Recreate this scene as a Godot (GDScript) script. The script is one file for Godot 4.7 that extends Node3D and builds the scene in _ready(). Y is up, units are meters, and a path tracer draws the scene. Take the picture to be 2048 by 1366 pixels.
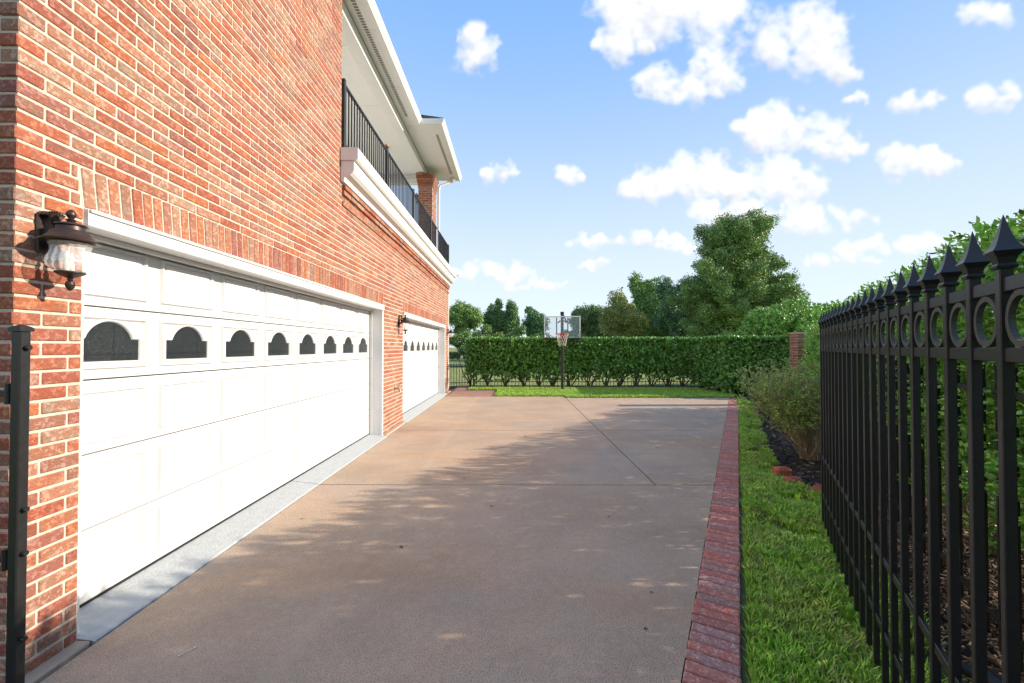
extends Node3D
# A brick house with two white garage doors along a concrete drive, an open iron gate and a hedge on the right,
# a basketball goal and a clipped hedge at the end. X right, Y up, the drive runs along -Z (depth d = -z).

var rng := RandomNumberGenerator.new()
var used := {}
const WX := -2.36          # face of the garage wall
const C := 0.074           # brick course
const L := 0.247           # brick length with its joint
var M := {}

func P(x: float, y: float, d: float) -> Vector3:
	return Vector3(x, y, -d)

class MB:
	var v := PackedVector3Array()
	var n := PackedVector3Array()
	var c := PackedColorArray()
	func tri(a: Vector3, b: Vector3, d: Vector3, col: Color) -> void:
		var nn := (b - a).cross(d - a)
		if nn.length_squared() < 1e-18:
			return
		nn = nn.normalized()
		v.append(a); v.append(d); v.append(b)
		n.append(nn); n.append(nn); n.append(nn)
		c.append(col); c.append(col); c.append(col)
	func tri_n(a: Vector3, b: Vector3, d: Vector3, na: Vector3, nb: Vector3, nd: Vector3, col: Color) -> void:
		if (b - a).cross(d - a).length_squared() < 1e-18:
			return
		v.append(a); v.append(d); v.append(b)
		n.append(na); n.append(nd); n.append(nb)
		c.append(col); c.append(col); c.append(col)
	func quad(a: Vector3, b: Vector3, d: Vector3, e: Vector3, col: Color) -> void:
		tri(a, b, d, col); tri(a, d, e, col)
	func quad_o(a: Vector3, b: Vector3, d: Vector3, e: Vector3, col: Color, centre: Vector3) -> void:
		var nn := (b - a).cross(d - a) + (d - a).cross(e - a)
		if nn.dot((a + b + d + e) * 0.25 - centre) >= 0.0:
			quad(a, b, d, e, col)
		else:
			quad(e, d, b, a, col)
	func tri_o(a: Vector3, b: Vector3, d: Vector3, col: Color, centre: Vector3) -> void:
		if (b - a).cross(d - a).dot((a + b + d) / 3.0 - centre) >= 0.0:
			tri(a, b, d, col)
		else:
			tri(d, b, a, col)
	func bbox(xf: Transform3D, size: Vector3, e: float, col: Color) -> void:
		# a box with bevelled edges
		var h := size * 0.5
		var p := {}
		for sx in [-1, 1]:
			for sy in [-1, 1]:
				for sz in [-1, 1]:
					var k := Vector3(sx, sy, sz)
					for ax in 3:
						var q := h - Vector3(e, e, e)
						q[ax] = h[ax]
						p[[sx, sy, sz, ax]] = xf * (q * k)
		var o := xf.origin
		for ax in 3:
			var i := (ax + 1) % 3
			var j := (ax + 2) % 3
			for s in [-1, 1]:
				var r := []
				for t in [[-1, -1], [1, -1], [1, 1], [-1, 1]]:
					var k := [0, 0, 0, ax]
					k[ax] = s; k[i] = t[0]; k[j] = t[1]
					r.append(p[k])
				quad_o(r[0], r[1], r[2], r[3], col, o)
			if e <= 0.0:
				continue
			for si in [-1, 1]:
				for sj in [-1, 1]:
					var ka := [0, 0, 0, i]
					ka[i] = si; ka[j] = sj; ka[ax] = -1
					var kb := ka.duplicate(); kb[ax] = 1
					var kc := kb.duplicate(); kc[3] = j
					var kd := ka.duplicate(); kd[3] = j
					quad_o(p[ka], p[kb], p[kc], p[kd], col, o)
		if e > 0.0:
			for sx in [-1, 1]:
				for sy in [-1, 1]:
					for sz in [-1, 1]:
						tri_o(p[[sx, sy, sz, 0]], p[[sx, sy, sz, 1]], p[[sx, sy, sz, 2]], col, o)
	func box(a: Vector3, b: Vector3, col := Color.WHITE, e := 0.0) -> void:
		bbox(Transform3D(Basis.IDENTITY, (a + b) * 0.5), (b - a).abs(), e, col)
	func extrude(poly: Array, a: float, b: float, col := Color.WHITE) -> void:
		# an (x, y) outline run along depth from a to b
		var m := poly.size()
		var mid := Vector2.ZERO
		for q in poly:
			mid += q / m
		var pk := PackedVector2Array(poly)
		var ccw := not Geometry2D.is_polygon_clockwise(pk)
		for i in m:
			var q: Vector2 = poly[i]
			var r: Vector2 = poly[(i + 1) % m]
			if ccw:
				quad(Vector3(q.x, q.y, -a), Vector3(r.x, r.y, -a), Vector3(r.x, r.y, -b), Vector3(q.x, q.y, -b), col)
				var _u := 0
			else:
				quad(Vector3(r.x, r.y, -a), Vector3(q.x, q.y, -a), Vector3(q.x, q.y, -b), Vector3(r.x, r.y, -b), col)
		var t := Geometry2D.triangulate_polygon(pk)
		for i in range(0, t.size(), 3):
			for s in [a, b]:
				var x := Vector3(poly[t[i]].x, poly[t[i]].y, -s)
				var y := Vector3(poly[t[i + 1]].x, poly[t[i + 1]].y, -s)
				var z := Vector3(poly[t[i + 2]].x, poly[t[i + 2]].y, -s)
				tri_o(x, y, z, col, Vector3(mid.x, mid.y, -(a + b) * 0.5))
	func tube(pts: Array, rad: Array, sides: int, col := Color.WHITE, caps := true) -> void:
		var rings := []
		var norms := []
		var up := Vector3.UP
		for i in pts.size():
			var d: Vector3 = (pts[mini(i + 1, pts.size() - 1)] - pts[maxi(i - 1, 0)]).normalized()
			if absf(d.dot(up)) > 0.95:
				up = Vector3.RIGHT if absf(d.x) < 0.9 else Vector3.FORWARD
			var a := d.cross(up).normalized()
			var b := a.cross(d).normalized()
			up = b
			var ring := []
			var nr := []
			for k in sides:
				var w := TAU * k / sides
				var o := a * cos(w) + b * sin(w)
				ring.append(pts[i] + o * rad[i]); nr.append(o)
			rings.append(ring); norms.append(nr)
		for i in pts.size() - 1:
			for k in sides:
				var l := (k + 1) % sides
				tri_n(rings[i][k], rings[i + 1][l], rings[i][l], norms[i][k], norms[i + 1][l], norms[i][l], col)
				tri_n(rings[i][k], rings[i + 1][k], rings[i + 1][l], norms[i][k], norms[i + 1][k], norms[i + 1][l], col)
		if caps:
			for k in range(1, sides - 1):
				tri(rings[0][0], rings[0][k], rings[0][k + 1], col)
				var z: Array = rings[-1]
				tri(z[0], z[k + 1], z[k], col)
	func lathe(prof: Array, sides: int, at: Vector3, col := Color.WHITE, flutes := 0, deep := 0.0, turn := 0.0, flat_faces := false) -> void:
		var pt := func(i: int, k: int) -> Vector3:
			var w := TAU * k / sides + turn
			var r: float = prof[i].x * (1.0 + deep * cos(w * flutes))
			return at + Vector3(cos(w) * r, prof[i].y, sin(w) * r)
		for i in prof.size() - 1:
			var dr: float = prof[i + 1].x - prof[i].x
			var dy: float = prof[i + 1].y - prof[i].y
			for k in sides:
				var a: Vector3 = pt.call(i, k)
				var b: Vector3 = pt.call(i, k + 1)
				var d: Vector3 = pt.call(i + 1, k + 1)
				var e: Vector3 = pt.call(i + 1, k)
				if flat_faces:
					var mid := at + Vector3(0, prof[i].y + dy * 0.5 - signf(dy) * dr * 3.0, 0)
					quad_o(a, b, d, e, col, mid)
				else:
					var w0 := TAU * k / sides + turn
					var w1 := TAU * (k + 1) / sides + turn
					var s0 := deep * flutes * sin(w0 * flutes)
					var s1 := deep * flutes * sin(w1 * flutes)
					var n0 := (Vector3(cos(w0) * dy, -dr, sin(w0) * dy) + Vector3(-sin(w0), 0, cos(w0)) * s0 * dy).normalized()
					var n1 := (Vector3(cos(w1) * dy, -dr, sin(w1) * dy) + Vector3(-sin(w1), 0, cos(w1)) * s1 * dy).normalized()
					tri_n(a, e, d, n0, n0, n1, col)
					tri_n(a, d, b, n0, n1, n1, col)
	func leaf(xf: Transform3D, ln: float, w: float, fold: float, col: Color) -> void:
		# an oval leaf folded along its rib, bent down at the tip
		var b := xf * Vector3.ZERO
		var r1 := xf * Vector3(0, 0.0, ln * 0.5)
		var t := xf * Vector3(0, -ln * 0.18, ln)
		for s in [-1.0, 1.0]:
			var a := xf * Vector3(s * w * 0.5, fold * w, ln * 0.3)
			var e := xf * Vector3(s * w * 0.42, fold * w - ln * 0.04, ln * 0.68)
			if s > 0:
				tri(b, r1, a, col); tri(a, r1, e, col); tri(r1, t, e, col)
			else:
				tri(b, a, r1, col); tri(a, e, r1, col); tri(r1, e, t, col)
	func blade(at: Vector3, lean: Vector3, h: float, w: float, side: Vector3, col: Color) -> void:
		var m := at + Vector3.UP * h * 0.6 + lean * h * 0.3
		var t := at + Vector3.UP * h * 0.95 + lean * h
		quad(at - side * w * 0.5, at + side * w * 0.5, m + side * w * 0.42, m - side * w * 0.42, col)
		tri(m - side * w * 0.42, m + side * w * 0.42, t, col)
	func commit() -> ArrayMesh:
		var arr := []
		arr.resize(Mesh.ARRAY_MAX)
		arr[Mesh.ARRAY_VERTEX] = v
		arr[Mesh.ARRAY_NORMAL] = n
		arr[Mesh.ARRAY_COLOR] = c
		var m := ArrayMesh.new()
		m.add_surface_from_arrays(Mesh.PRIMITIVE_TRIANGLES, arr)
		return m

# ---------------------------------------------------------------- naming, things and parts
func numbered(called: String) -> String:
	var k: int = used.get(called, 0)
	used[called] = k + 1
	return called if k == 0 else "%s_%03d" % [called, k]

func thing(called: String, label: String, category: String, at := Vector3.ZERO, turn := 0.0, group := "") -> Node3D:
	var o := Node3D.new()
	o.name = numbered(called)
	add_child(o)
	o.position = at
	o.rotation.y = turn
	tag(o, label, category, group)
	return o

func tag(o: Node, label: String, category: String, group := "") -> void:
	o.set_meta("label", label)
	o.set_meta("category", category)
	if group:
		o.set_meta("group", group)

func obj(called: String, mesh: Mesh, mat: Material, parent: Node, at := Vector3.ZERO) -> MeshInstance3D:
	var o := MeshInstance3D.new()
	o.name = called if parent != self else numbered(called)
	o.mesh = mesh
	o.material_override = mat
	parent.add_child(o, true)
	o.position = at
	return o

func struct(called: String, mesh: Mesh, mat: Material, parent: Node = self) -> MeshInstance3D:
	var o := obj(called, mesh, mat, parent)
	if parent == self:
		o.set_meta("kind", "structure")
	return o

func multi(called: String, mesh: Mesh, mat: Material, parent: Node, xfs: Array, cols: Array) -> MultiMeshInstance3D:
	var mm := MultiMesh.new()
	mm.transform_format = MultiMesh.TRANSFORM_3D
	mm.use_colors = true
	mm.mesh = mesh
	mm.instance_count = xfs.size()
	for i in xfs.size():
		mm.set_instance_transform(i, xfs[i])
		mm.set_instance_color(i, cols[i])
	var o := MultiMeshInstance3D.new()
	o.name = called if parent != self else numbered(called)
	o.multimesh = mm
	o.material_override = mat
	parent.add_child(o, true)
	o.set_meta("kind", "stuff")
	return o

# ---------------------------------------------------------------- materials
func lin(r: float, g: float, b: float) -> Color:
	return Color(r, g, b).linear_to_srgb()

func mat(r: float, g: float, b: float, rough: float, vc := false) -> StandardMaterial3D:
	var m := StandardMaterial3D.new()
	m.albedo_color = lin(r, g, b)
	m.roughness = rough
	m.vertex_color_use_as_albedo = vc
	m.cull_mode = BaseMaterial3D.CULL_DISABLED
	return m

func tex(size: int, specs: Array, f: Callable) -> ImageTexture:
	var im := []
	for s in specs:
		var nz := FastNoiseLite.new()
		nz.seed = s[0]
		nz.frequency = s[1]
		nz.fractal_octaves = s[2]
		nz.noise_type = s[3] if s.size() > 3 else FastNoiseLite.TYPE_SIMPLEX_SMOOTH
		im.append(nz.get_seamless_image(size, size).get_data())
	var out := PackedByteArray()
	out.resize(size * size * 3)
	var vals := PackedFloat32Array()
	vals.resize(specs.size())
	for i in size * size:
		for k in specs.size():
			vals[k] = im[k][i] / 255.0
		var col: Color = (f.call(vals) as Color).linear_to_srgb()
		out[i * 3] = clampi(int(col.r * 255.0), 0, 255)
		out[i * 3 + 1] = clampi(int(col.g * 255.0), 0, 255)
		out[i * 3 + 2] = clampi(int(col.b * 255.0), 0, 255)
	var img := Image.create_from_data(size, size, false, Image.FORMAT_RGB8, out)
	return ImageTexture.create_from_image(img)

func triplanar(m: StandardMaterial3D, t: Texture2D, metres: float) -> void:
	m.albedo_texture = t
	m.uv1_triplanar = true
	m.uv1_world_triplanar = true
	m.uv1_scale = Vector3.ONE / metres

func bump(m: StandardMaterial3D, seed_: int, freq: float, size: int, strength: float) -> void:
	var nt := FastNoiseLite.new()
	nt.seed = seed_
	nt.frequency = freq
	nt.fractal_octaves = 4
	var im := nt.get_seamless_image(size, size)
	im.convert(Image.FORMAT_RGBA8)
	im.bump_map_to_normal_map(strength)
	m.normal_enabled = true
	m.normal_texture = ImageTexture.create_from_image(im)

func materials() -> void:
	# fired clay: pale slurry patches, red body and dark flecks; each brick's own tone is its vertex colour
	var clay := tex(512, [[3, 0.022, 3], [8, 0.05, 3], [5, 0.16, 2], [11, 0.012, 2]], func(v):
		var pale := smoothstep(0.50, 0.66, v[0] * 0.45 + v[1] * 0.55 + (v[2] - 0.5) * 0.30)
		var col := Color(0.72, 0.49, 0.40).lerp(Color(1.0, 1.0, 0.98), pale)
		var grey := smoothstep(0.62, 0.80, v[3]) * 0.55
		col = col.lerp(Color(0.56, 0.60, 0.58), grey)
		var fleck := smoothstep(0.74, 0.88, v[2]) * 0.5
		return col.lerp(Color(0.34, 0.22, 0.20), fleck) * (0.86 + 0.28 * v[2]))
	M.brick = mat(1, 1, 1, 0.88, true)
	triplanar(M.brick, clay, 0.85)
	bump(M.brick, 21, 0.06, 512, 3.0)
	M.paver = mat(1, 1, 1, 0.8, true)
	triplanar(M.paver, clay, 0.6)
	bump(M.paver, 22, 0.05, 512, 4.0)
	var sandy := tex(512, [[31, 0.03, 4], [32, 0.25, 2]], func(v):
		var g: float = 0.84 + 0.2 * v[0] + 0.14 * (v[1] - 0.5)
		return Color(g, g, g * 0.99))
	M.mortar = mat(0.57, 0.485, 0.405, 0.95)
	triplanar(M.mortar, sandy, 0.7)
	bump(M.mortar, 23, 0.1, 512, 3.0)
	# drive: washed concrete with sand and small stones
	var aggregate := tex(1024, [[41, 0.20, 3], [42, 0.30, 1], [43, 0.035, 4], [44, 0.12, 2]], func(v):
		var g: float = 0.72 + 0.30 * v[0] + 0.16 * (v[2] - 0.5)
		var col := Color(g, g * 0.985, g * 0.96)
		col = col.lerp(Color(0.50, 0.42, 0.38), smoothstep(0.64, 0.84, v[1]) * 0.8)
		col = col.lerp(Color(1.0, 0.98, 0.94), smoothstep(0.36, 0.14, v[1]) * 0.55)
		return col.lerp(Color(0.80, 0.62, 0.50), smoothstep(0.64, 0.86, v[3]) * 0.25))
	M.drive = mat(1, 1, 1, 0.9, true)
	triplanar(M.drive, aggregate, 2.6)
	bump(M.drive, 45, 0.2, 1024, 2.5)
	M.sill = mat(0.42, 0.44, 0.45, 0.85)
	triplanar(M.sill, sandy, 1.3)
	bump(M.sill, 46, 0.08, 512, 1.5)
	M.soil = mat(0.035, 0.027, 0.02, 1.0)
	triplanar(M.soil, sandy, 0.4)
	M.mulch = mat(0.022, 0.016, 0.013, 1.0)
	triplanar(M.mulch, sandy, 0.3)
	M.turf_soil = mat(0.075, 0.085, 0.028, 1.0)
	triplanar(M.turf_soil, sandy, 0.5)
	var turf := tex(512, [[51, 0.02, 4], [52, 0.2, 2], [53, 0.007, 2]], func(v):
		var a := Color(0.20, 0.24, 0.055).lerp(Color(0.30, 0.29, 0.09), smoothstep(0.35, 0.75, v[0]))
		return a * (0.75 + 0.35 * v[1] + 0.2 * (v[2] - 0.5)))
	M.fairway = mat(1, 1, 1, 0.95)
	triplanar(M.fairway, turf, 9.0)
	bump(M.fairway, 54, 0.2, 512, 3.0)
	M.grass = mat(1, 1, 1, 0.6, true)
	M.grass.backlight = lin(0.75, 0.9, 0.2)
	M.leaf = mat(1, 1, 1, 0.42, true)
	M.leaf.backlight = lin(0.85, 0.95, 0.25)
	M.glossy_leaf = mat(1, 1, 1, 0.30, true)
	M.glossy_leaf.backlight = lin(0.6, 0.7, 0.2)
	M.tree_leaf = mat(1, 1, 1, 0.55, true)
	M.tree_leaf.backlight = lin(0.8, 0.9, 0.3)
	M.bark = mat(0.16, 0.12, 0.09, 0.95)
	triplanar(M.bark, sandy, 0.5)
	M.twig = mat(0.34, 0.25, 0.16, 0.9)
	M.chip = mat(1, 1, 1, 0.9, true)
	var paint := tex(256, [[61, 0.02, 3], [62, 0.2, 2]], func(v):
		var g: float = 0.96 + 0.05 * v[0] - 0.02 * v[1]
		return Color(g, g, g))
	M.white = mat(0.74, 0.74, 0.73, 0.42)
	triplanar(M.white, paint, 1.1)
	M.door_white = mat(0.62, 0.62, 0.62, 0.45)
	triplanar(M.door_white, paint, 1.4)
	M.vent = mat(0.22, 0.21, 0.19, 0.8)
	M.pane = mat(0.012, 0.016, 0.018, 0.12)
	bump(M.pane, 71, 0.30, 256, 1.6)
	M.pane.uv1_triplanar = true
	M.pane.uv1_world_triplanar = true
	M.pane.uv1_scale = Vector3.ONE / 0.35
	var iron := tex(256, [[81, 0.03, 4], [82, 0.2, 2]], func(v):
		var g: float = 0.7 + 0.5 * v[0] + smoothstep(0.72, 0.9, v[1]) * 2.2
		return Color(g, g, g) * 0.5)
	M.iron = mat(0.030, 0.030, 0.032, 0.38)
	triplanar(M.iron, iron, 0.3)
	bump(M.iron, 83, 0.09, 256, 0.2)
	M.worn_iron = mat(0.10, 0.105, 0.08, 0.6)
	triplanar(M.worn_iron, iron, 0.2)
	M.bronze = mat(0.090, 0.055, 0.042, 0.42)
	M.bronze.metallic = 0.35
	triplanar(M.bronze, iron, 0.25)
	M.glass = mat(0.95, 0.97, 0.97, 0.04)
	M.glass.transparency = BaseMaterial3D.TRANSPARENCY_ALPHA
	M.glass.albedo_color.a = 0.24
	M.board = mat(0.16, 0.26, 0.30, 0.05)
	M.board.transparency = BaseMaterial3D.TRANSPARENCY_ALPHA
	M.board.albedo_color.a = 0.14
	M.bulb = mat(0.75, 0.72, 0.64, 0.3)
	M.pole = mat(0.030, 0.033, 0.036, 0.45)
	M.red = mat(0.52, 0.045, 0.03, 0.45)
	M.net = mat(0.62, 0.55, 0.46, 0.9)
	M.brass = mat(0.42, 0.38, 0.32, 0.4)
	M.brass.metallic = 0.8
	M.shingle = mat(0.10, 0.09, 0.085, 0.95)
	triplanar(M.shingle, sandy, 0.3)
	M.copper = mat(0.40, 0.19, 0.07, 0.5)
	M.plastic = mat(0.8, 0.8, 0.8, 0.5)
	M.rubber = mat(0.012, 0.012, 0.013, 0.5)

# ---------------------------------------------------------------- sky
# cumulus seen over the drive: (bearing tangent, height tangent, half width, half height)
const CLOUDS := [
	[0.53, 0.80, 0.30, 0.12], [0.27, 0.74, 0.08, 0.05], [0.33, 0.82, 0.12, 0.10], [0.72, 0.72, 0.11, 0.09], [0.80, 0.68, 0.04, 0.05],
	[0.41, 0.625, 0.10, 0.055], [0.50, 0.67, 0.06, 0.06], [0.36, 0.65, 0.05, 0.05],
	[-0.09, 0.73, 0.045, 0.075], [-0.03, 0.427, 0.045, 0.030], [0.13, 0.415, 0.036, 0.032],
	[0.52, 0.395, 0.26, 0.080], [0.42, 0.39, 0.14, 0.065], [0.60, 0.40, 0.15, 0.055], [0.69, 0.515, 0.16, 0.065], [0.62, 0.54, 0.07, 0.055], [0.81, 0.49, 0.07, 0.045],
	[0.995, 0.447, 0.10, 0.055], [0.99, 0.595, 0.05, 0.045], [1.175, 0.61, 0.065, 0.05], [0.84, 0.61, 0.03, 0.025], [1.16, 0.81, 0.07, 0.045],
	[0.67, 0.305, 0.22, 0.050], [0.55, 0.33, 0.12, 0.035], [0.27, 0.262, 0.15, 0.028], [0.21, 0.203, 0.060, 0.022], [-0.06, 0.180, 0.11, 0.030], [0.06, 0.150, 0.08, 0.018],
	[0.93, 0.240, 0.15, 0.036], [0.80, 0.210, 0.10, 0.022], [0.40, 0.245, 0.06, 0.02], [-0.5, 0.5, 0.12, 0.06], [1.5, 0.45, 0.14, 0.07]]

func sky_texture() -> ImageTexture:
	var w := 2304
	var h := 1152
	var big := FastNoiseLite.new()
	big.seed = 7
	big.frequency = 8.0
	big.fractal_octaves = 6
	big.fractal_gain = 0.55
	var lump := FastNoiseLite.new()
	lump.seed = 19
	lump.frequency = 1.6
	lump.fractal_octaves = 6
	var fine := FastNoiseLite.new()
	fine.seed = 29
	fine.frequency = 26.0
	fine.fractal_octaves = 4
	var pr := RandomNumberGenerator.new()
	pr.seed = 404
	var heaps := []
	for cl in CLOUDS:
		var pfs := []
		var n := int(clampf(7.0 + cl[2] / cl[3] * 7.5, 9.0, 44.0))
		for k in n:
			var fx := pr.randf_range(-1.0, 1.0)
			var room: float = sqrt(maxf(0.0, 1.0 - fx * fx))
			var pr_: float = cl[3] * pr.randf_range(0.42, 0.86) * (0.50 + 0.5 * room)
			var fy := pr.randf_range(-0.42, 0.75) * room
			pfs.append(Vector3(cl[0] + fx * cl[2] * 0.95, cl[1] + fy * cl[3], pr_))
		heaps.append([cl[0], cl[1], cl[2], cl[3], pfs])
	var data := PackedFloat32Array()
	data.resize(w * h * 3)
	for j in h:
		var el := (0.5 - (j + 0.5) / h) * PI
		var ce := cos(el)
		var y := sin(el)
		var t := clampf(y, 0.0, 1.0)
		var base := Color(0.46, 0.525, 0.57).lerp(Color(0.112, 0.250, 0.515), pow(smoothstep(0.0, 0.80, t), 0.85))
		if y < 0.0:
			base = Color(0.42, 0.50, 0.56).lerp(Color(0.16, 0.18, 0.10), smoothstep(0.0, 0.06, -y))
		if y < -0.08:
			for i in w:
				var q := (j * w + i) * 3
				data[q] = base.r; data[q + 1] = base.g; data[q + 2] = base.b
			continue
		for i in w:
			var az := (i + 0.5) / w * TAU    # the panorama's seam faces -Z
			var dx := sin(az) * ce
			var dz := cos(az) * ce     # towards -Z
			var col := base
			if y > 0.0:
				var dens := 0.0
				var lit := 1.0
				if dz > 0.25 and absf(dx / dz) < 1.7 and y / dz < 1.15:
					var tx := dx / dz
					var ty := y / dz
					var wx := tx + big.get_noise_2d(tx + 3.0, ty) * 0.030
					var wy := ty + big.get_noise_2d(tx, ty + 7.0) * 0.022
					var sum := 0.0
					var lean := 0.0
					var low := 0.0
					for cl in heaps:
						if absf(wx - cl[0]) > cl[2] * 1.35 or absf(wy - cl[1]) > cl[3] * 1.7:
							continue
						for pf in cl[4]:
							var ux: float = (wx - pf.x) / pf.z
							var uy: float = (wy - pf.y) / pf.z
							var q := 1.0 - ux * ux - uy * uy
							if q > 0.0:
								var wgt := q * q
								sum += wgt
								lean += wgt * (uy * 0.62 + ux * 0.30)
								low += wgt * clampf((wy - cl[1]) / cl[3] + 0.45, -0.6, 1.0)
					if sum > 0.0:
						var nz := big.get_noise_2d(tx, ty * 1.4)
						var nf := fine.get_noise_2d(tx, ty * 1.2)
						dens = 1.0 - exp(-0.95 * maxf(0.0, sum * 0.9 + (nz * 1.0 + nf * 0.9) * minf(1.0, sum * 2.2) - 0.06))
						lit = clampf(0.50 + lean / sum * 0.55 + low / sum * 0.55 + nz * 0.5 + nf * 0.35, 0.0, 1.0)
				else:
					var s := 1.0 / (y + 0.25)
					var nn := lump.get_noise_3d(dx * s * 1.3, 0.3, dz * s * 1.3)
					dens = smoothstep(0.06, 0.36, nn)
					lit = clampf(0.95 - nn * 0.9, 0.35, 1.0)
				if dens > 0.0:
					var cc := Color(0.36, 0.385, 0.44).lerp(Color(0.60, 0.595, 0.585), lit)
					cc = cc.lerp(Color(0.49, 0.52, 0.57), (1.0 - smoothstep(0.02, 0.30, y)) * 0.6)
					col = base.lerp(cc, dens * 0.97)
			var o := (j * w + i) * 3
			data[o] = col.r; data[o + 1] = col.g; data[o + 2] = col.b
	return ImageTexture.create_from_image(Image.create_from_data(w, h, false, Image.FORMAT_RGBF, data.to_byte_array()))

func _ready() -> void:
	rng.seed = 20240611
	# camera
	var cam := Camera3D.new()
	cam.name = "camera"
	add_child(cam)
	cam.position = Vector3(0, 1.6, 0)
	cam.rotation_degrees = Vector3(0.84, 0.21, 0)
	cam.fov = rad_to_deg(2.0 * atan(683.0 / 820.0))
	cam.near = 0.05
	cam.far = 900.0
	cam.current = true
	# sky and exposure
	var env := Environment.new()
	env.background_mode = Environment.BG_SKY
	var sm := PanoramaSkyMaterial.new()
	sm.panorama = sky_texture()
	var sky := Sky.new()
	sky.sky_material = sm
	env.sky = sky
	env.tonemap_mode = Environment.TONE_MAPPER_LINEAR
	env.tonemap_exposure = 1.95
	env.sdfgi_enabled = true
	env.ssao_enabled = true
	env.ssil_enabled = true
	var we := WorldEnvironment.new()
	we.name = "world_environment"
	we.environment = env
	add_child(we)
	# low sun over the hedge on the right
	var sun := DirectionalLight3D.new()
	sun.name = "sun"
	add_child(sun)
	sun.look_at_from_position(Vector3.ZERO, Vector3(-0.999, -0.405, 0.03), Vector3.UP)
	sun.light_energy = 1.35
	sun.light_color = Color(1.0, 0.945, 0.86)
	sun.light_angular_distance = 0.53
	sun.shadow_enabled = true

	materials()
	print("materials done ", Time.get_ticks_msec())
	ground()
	house()
	print("house done ", Time.get_ticks_msec())
	lamps()
	gates()
	goal()
	print("gates done ", Time.get_ticks_msec())
	hedges()
	print("hedges done ", Time.get_ticks_msec())
	trees()
	print("trees done ", Time.get_ticks_msec())
	grass()
	small_things()
	print("all done ", Time.get_ticks_msec())

# ---------------------------------------------------------------- ground, drive, edging
func edge_in(d: float) -> float:
	return maxf(0.546 * d - 0.282, 0.26)

func edge_out(d: float) -> float:
	return maxf(0.546 * d, 0.54)

func slab(parent: Node, d0: float, d1: float, lf: Callable, rf: Callable) -> void:
	var mb := MB.new()
	var nz := FastNoiseLite.new()
	nz.seed = 77
	nz.frequency = 0.45
	nz.fractal_octaves = 5
	var fine := FastNoiseLite.new()
	fine.seed = 78
	fine.frequency = 1.8
	fine.fractal_octaves = 3
	var rows := int(ceil((d1 - d0) / 0.12))
	var cols := 44
	var pt := func(i: int, j: int) -> Vector3:
		var d := lerpf(d0, d1, float(i) / rows)
		return P(lerpf(lf.call(d), rf.call(d), float(j) / cols), 0.0, d)
	var shade := func(p: Vector3) -> Color:
		# stains in the concrete: rusty and grey patches, tyre-washed bands
		var a := nz.get_noise_2d(p.x * 1.1, p.z * 1.6)
		var b := fine.get_noise_2d(p.x, p.z * 2.2)
		var g := 0.96 + 0.16 * a + 0.10 * b
		var rust := smoothstep(0.05, 0.5, nz.get_noise_2d(p.x * 0.8 + 40.0, p.z * 2.1))
		var col := Color(0.55, 0.405, 0.295).lerp(Color(0.58, 0.39, 0.255), rust * 0.7)
		col = col.lerp(Color(0.48, 0.395, 0.325), smoothstep(0.1, 0.5, nz.get_noise_2d(p.x - 30.0, p.z * 0.9)) * 0.6)
		return col * g
	for i in rows:
		for j in cols:
			var a: Vector3 = pt.call(i, j)
			var b: Vector3 = pt.call(i, j + 1)
			var c: Vector3 = pt.call(i + 1, j + 1)
			var e: Vector3 = pt.call(i + 1, j)
			var ks := [shade.call(a), shade.call(b), shade.call(c), shade.call(e)]
			for t in [[0, 2, 1], [0, 3, 2]]:
				var q := [a, b, c, e]
				for k in t:
					mb.v.append(q[k]); mb.n.append(Vector3.UP); mb.c.append(ks[k])
	var g0 := Color(0.42, 0.34, 0.28)
	var down := Vector3(0, -0.045, 0)
	for i in rows:
		for j in [0, cols]:
			var a: Vector3 = pt.call(i, j)
			var b: Vector3 = pt.call(i + 1, j)
			mb.quad_o(a, b, b + down, a + down, g0, a + Vector3(0.5 if j == 0 else -0.5, 0, 0))
	for j in cols:
		for i in [0, rows]:
			var a: Vector3 = pt.call(i, j)
			var b: Vector3 = pt.call(i, j + 1)
			mb.quad_o(a, b, b + down, a + down, g0, a + Vector3(0, 0, -0.5 if i == 0 else 0.5))
	obj("slab", mb.commit(), M.drive, parent)

func flat(called: String, poly: Array, y: float, m: Material) -> void:
	var mb := MB.new()
	var t := Geometry2D.triangulate_polygon(PackedVector2Array(poly))
	for i in range(0, t.size(), 3):
		mb.tri_o(P(poly[t[i]].x, y, poly[t[i]].y), P(poly[t[i + 1]].x, y, poly[t[i + 1]].y), P(poly[t[i + 2]].x, y, poly[t[i + 2]].y), Color.WHITE, P(0, y - 100.0, 0))
	struct(called, mb.commit(), m)

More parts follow.
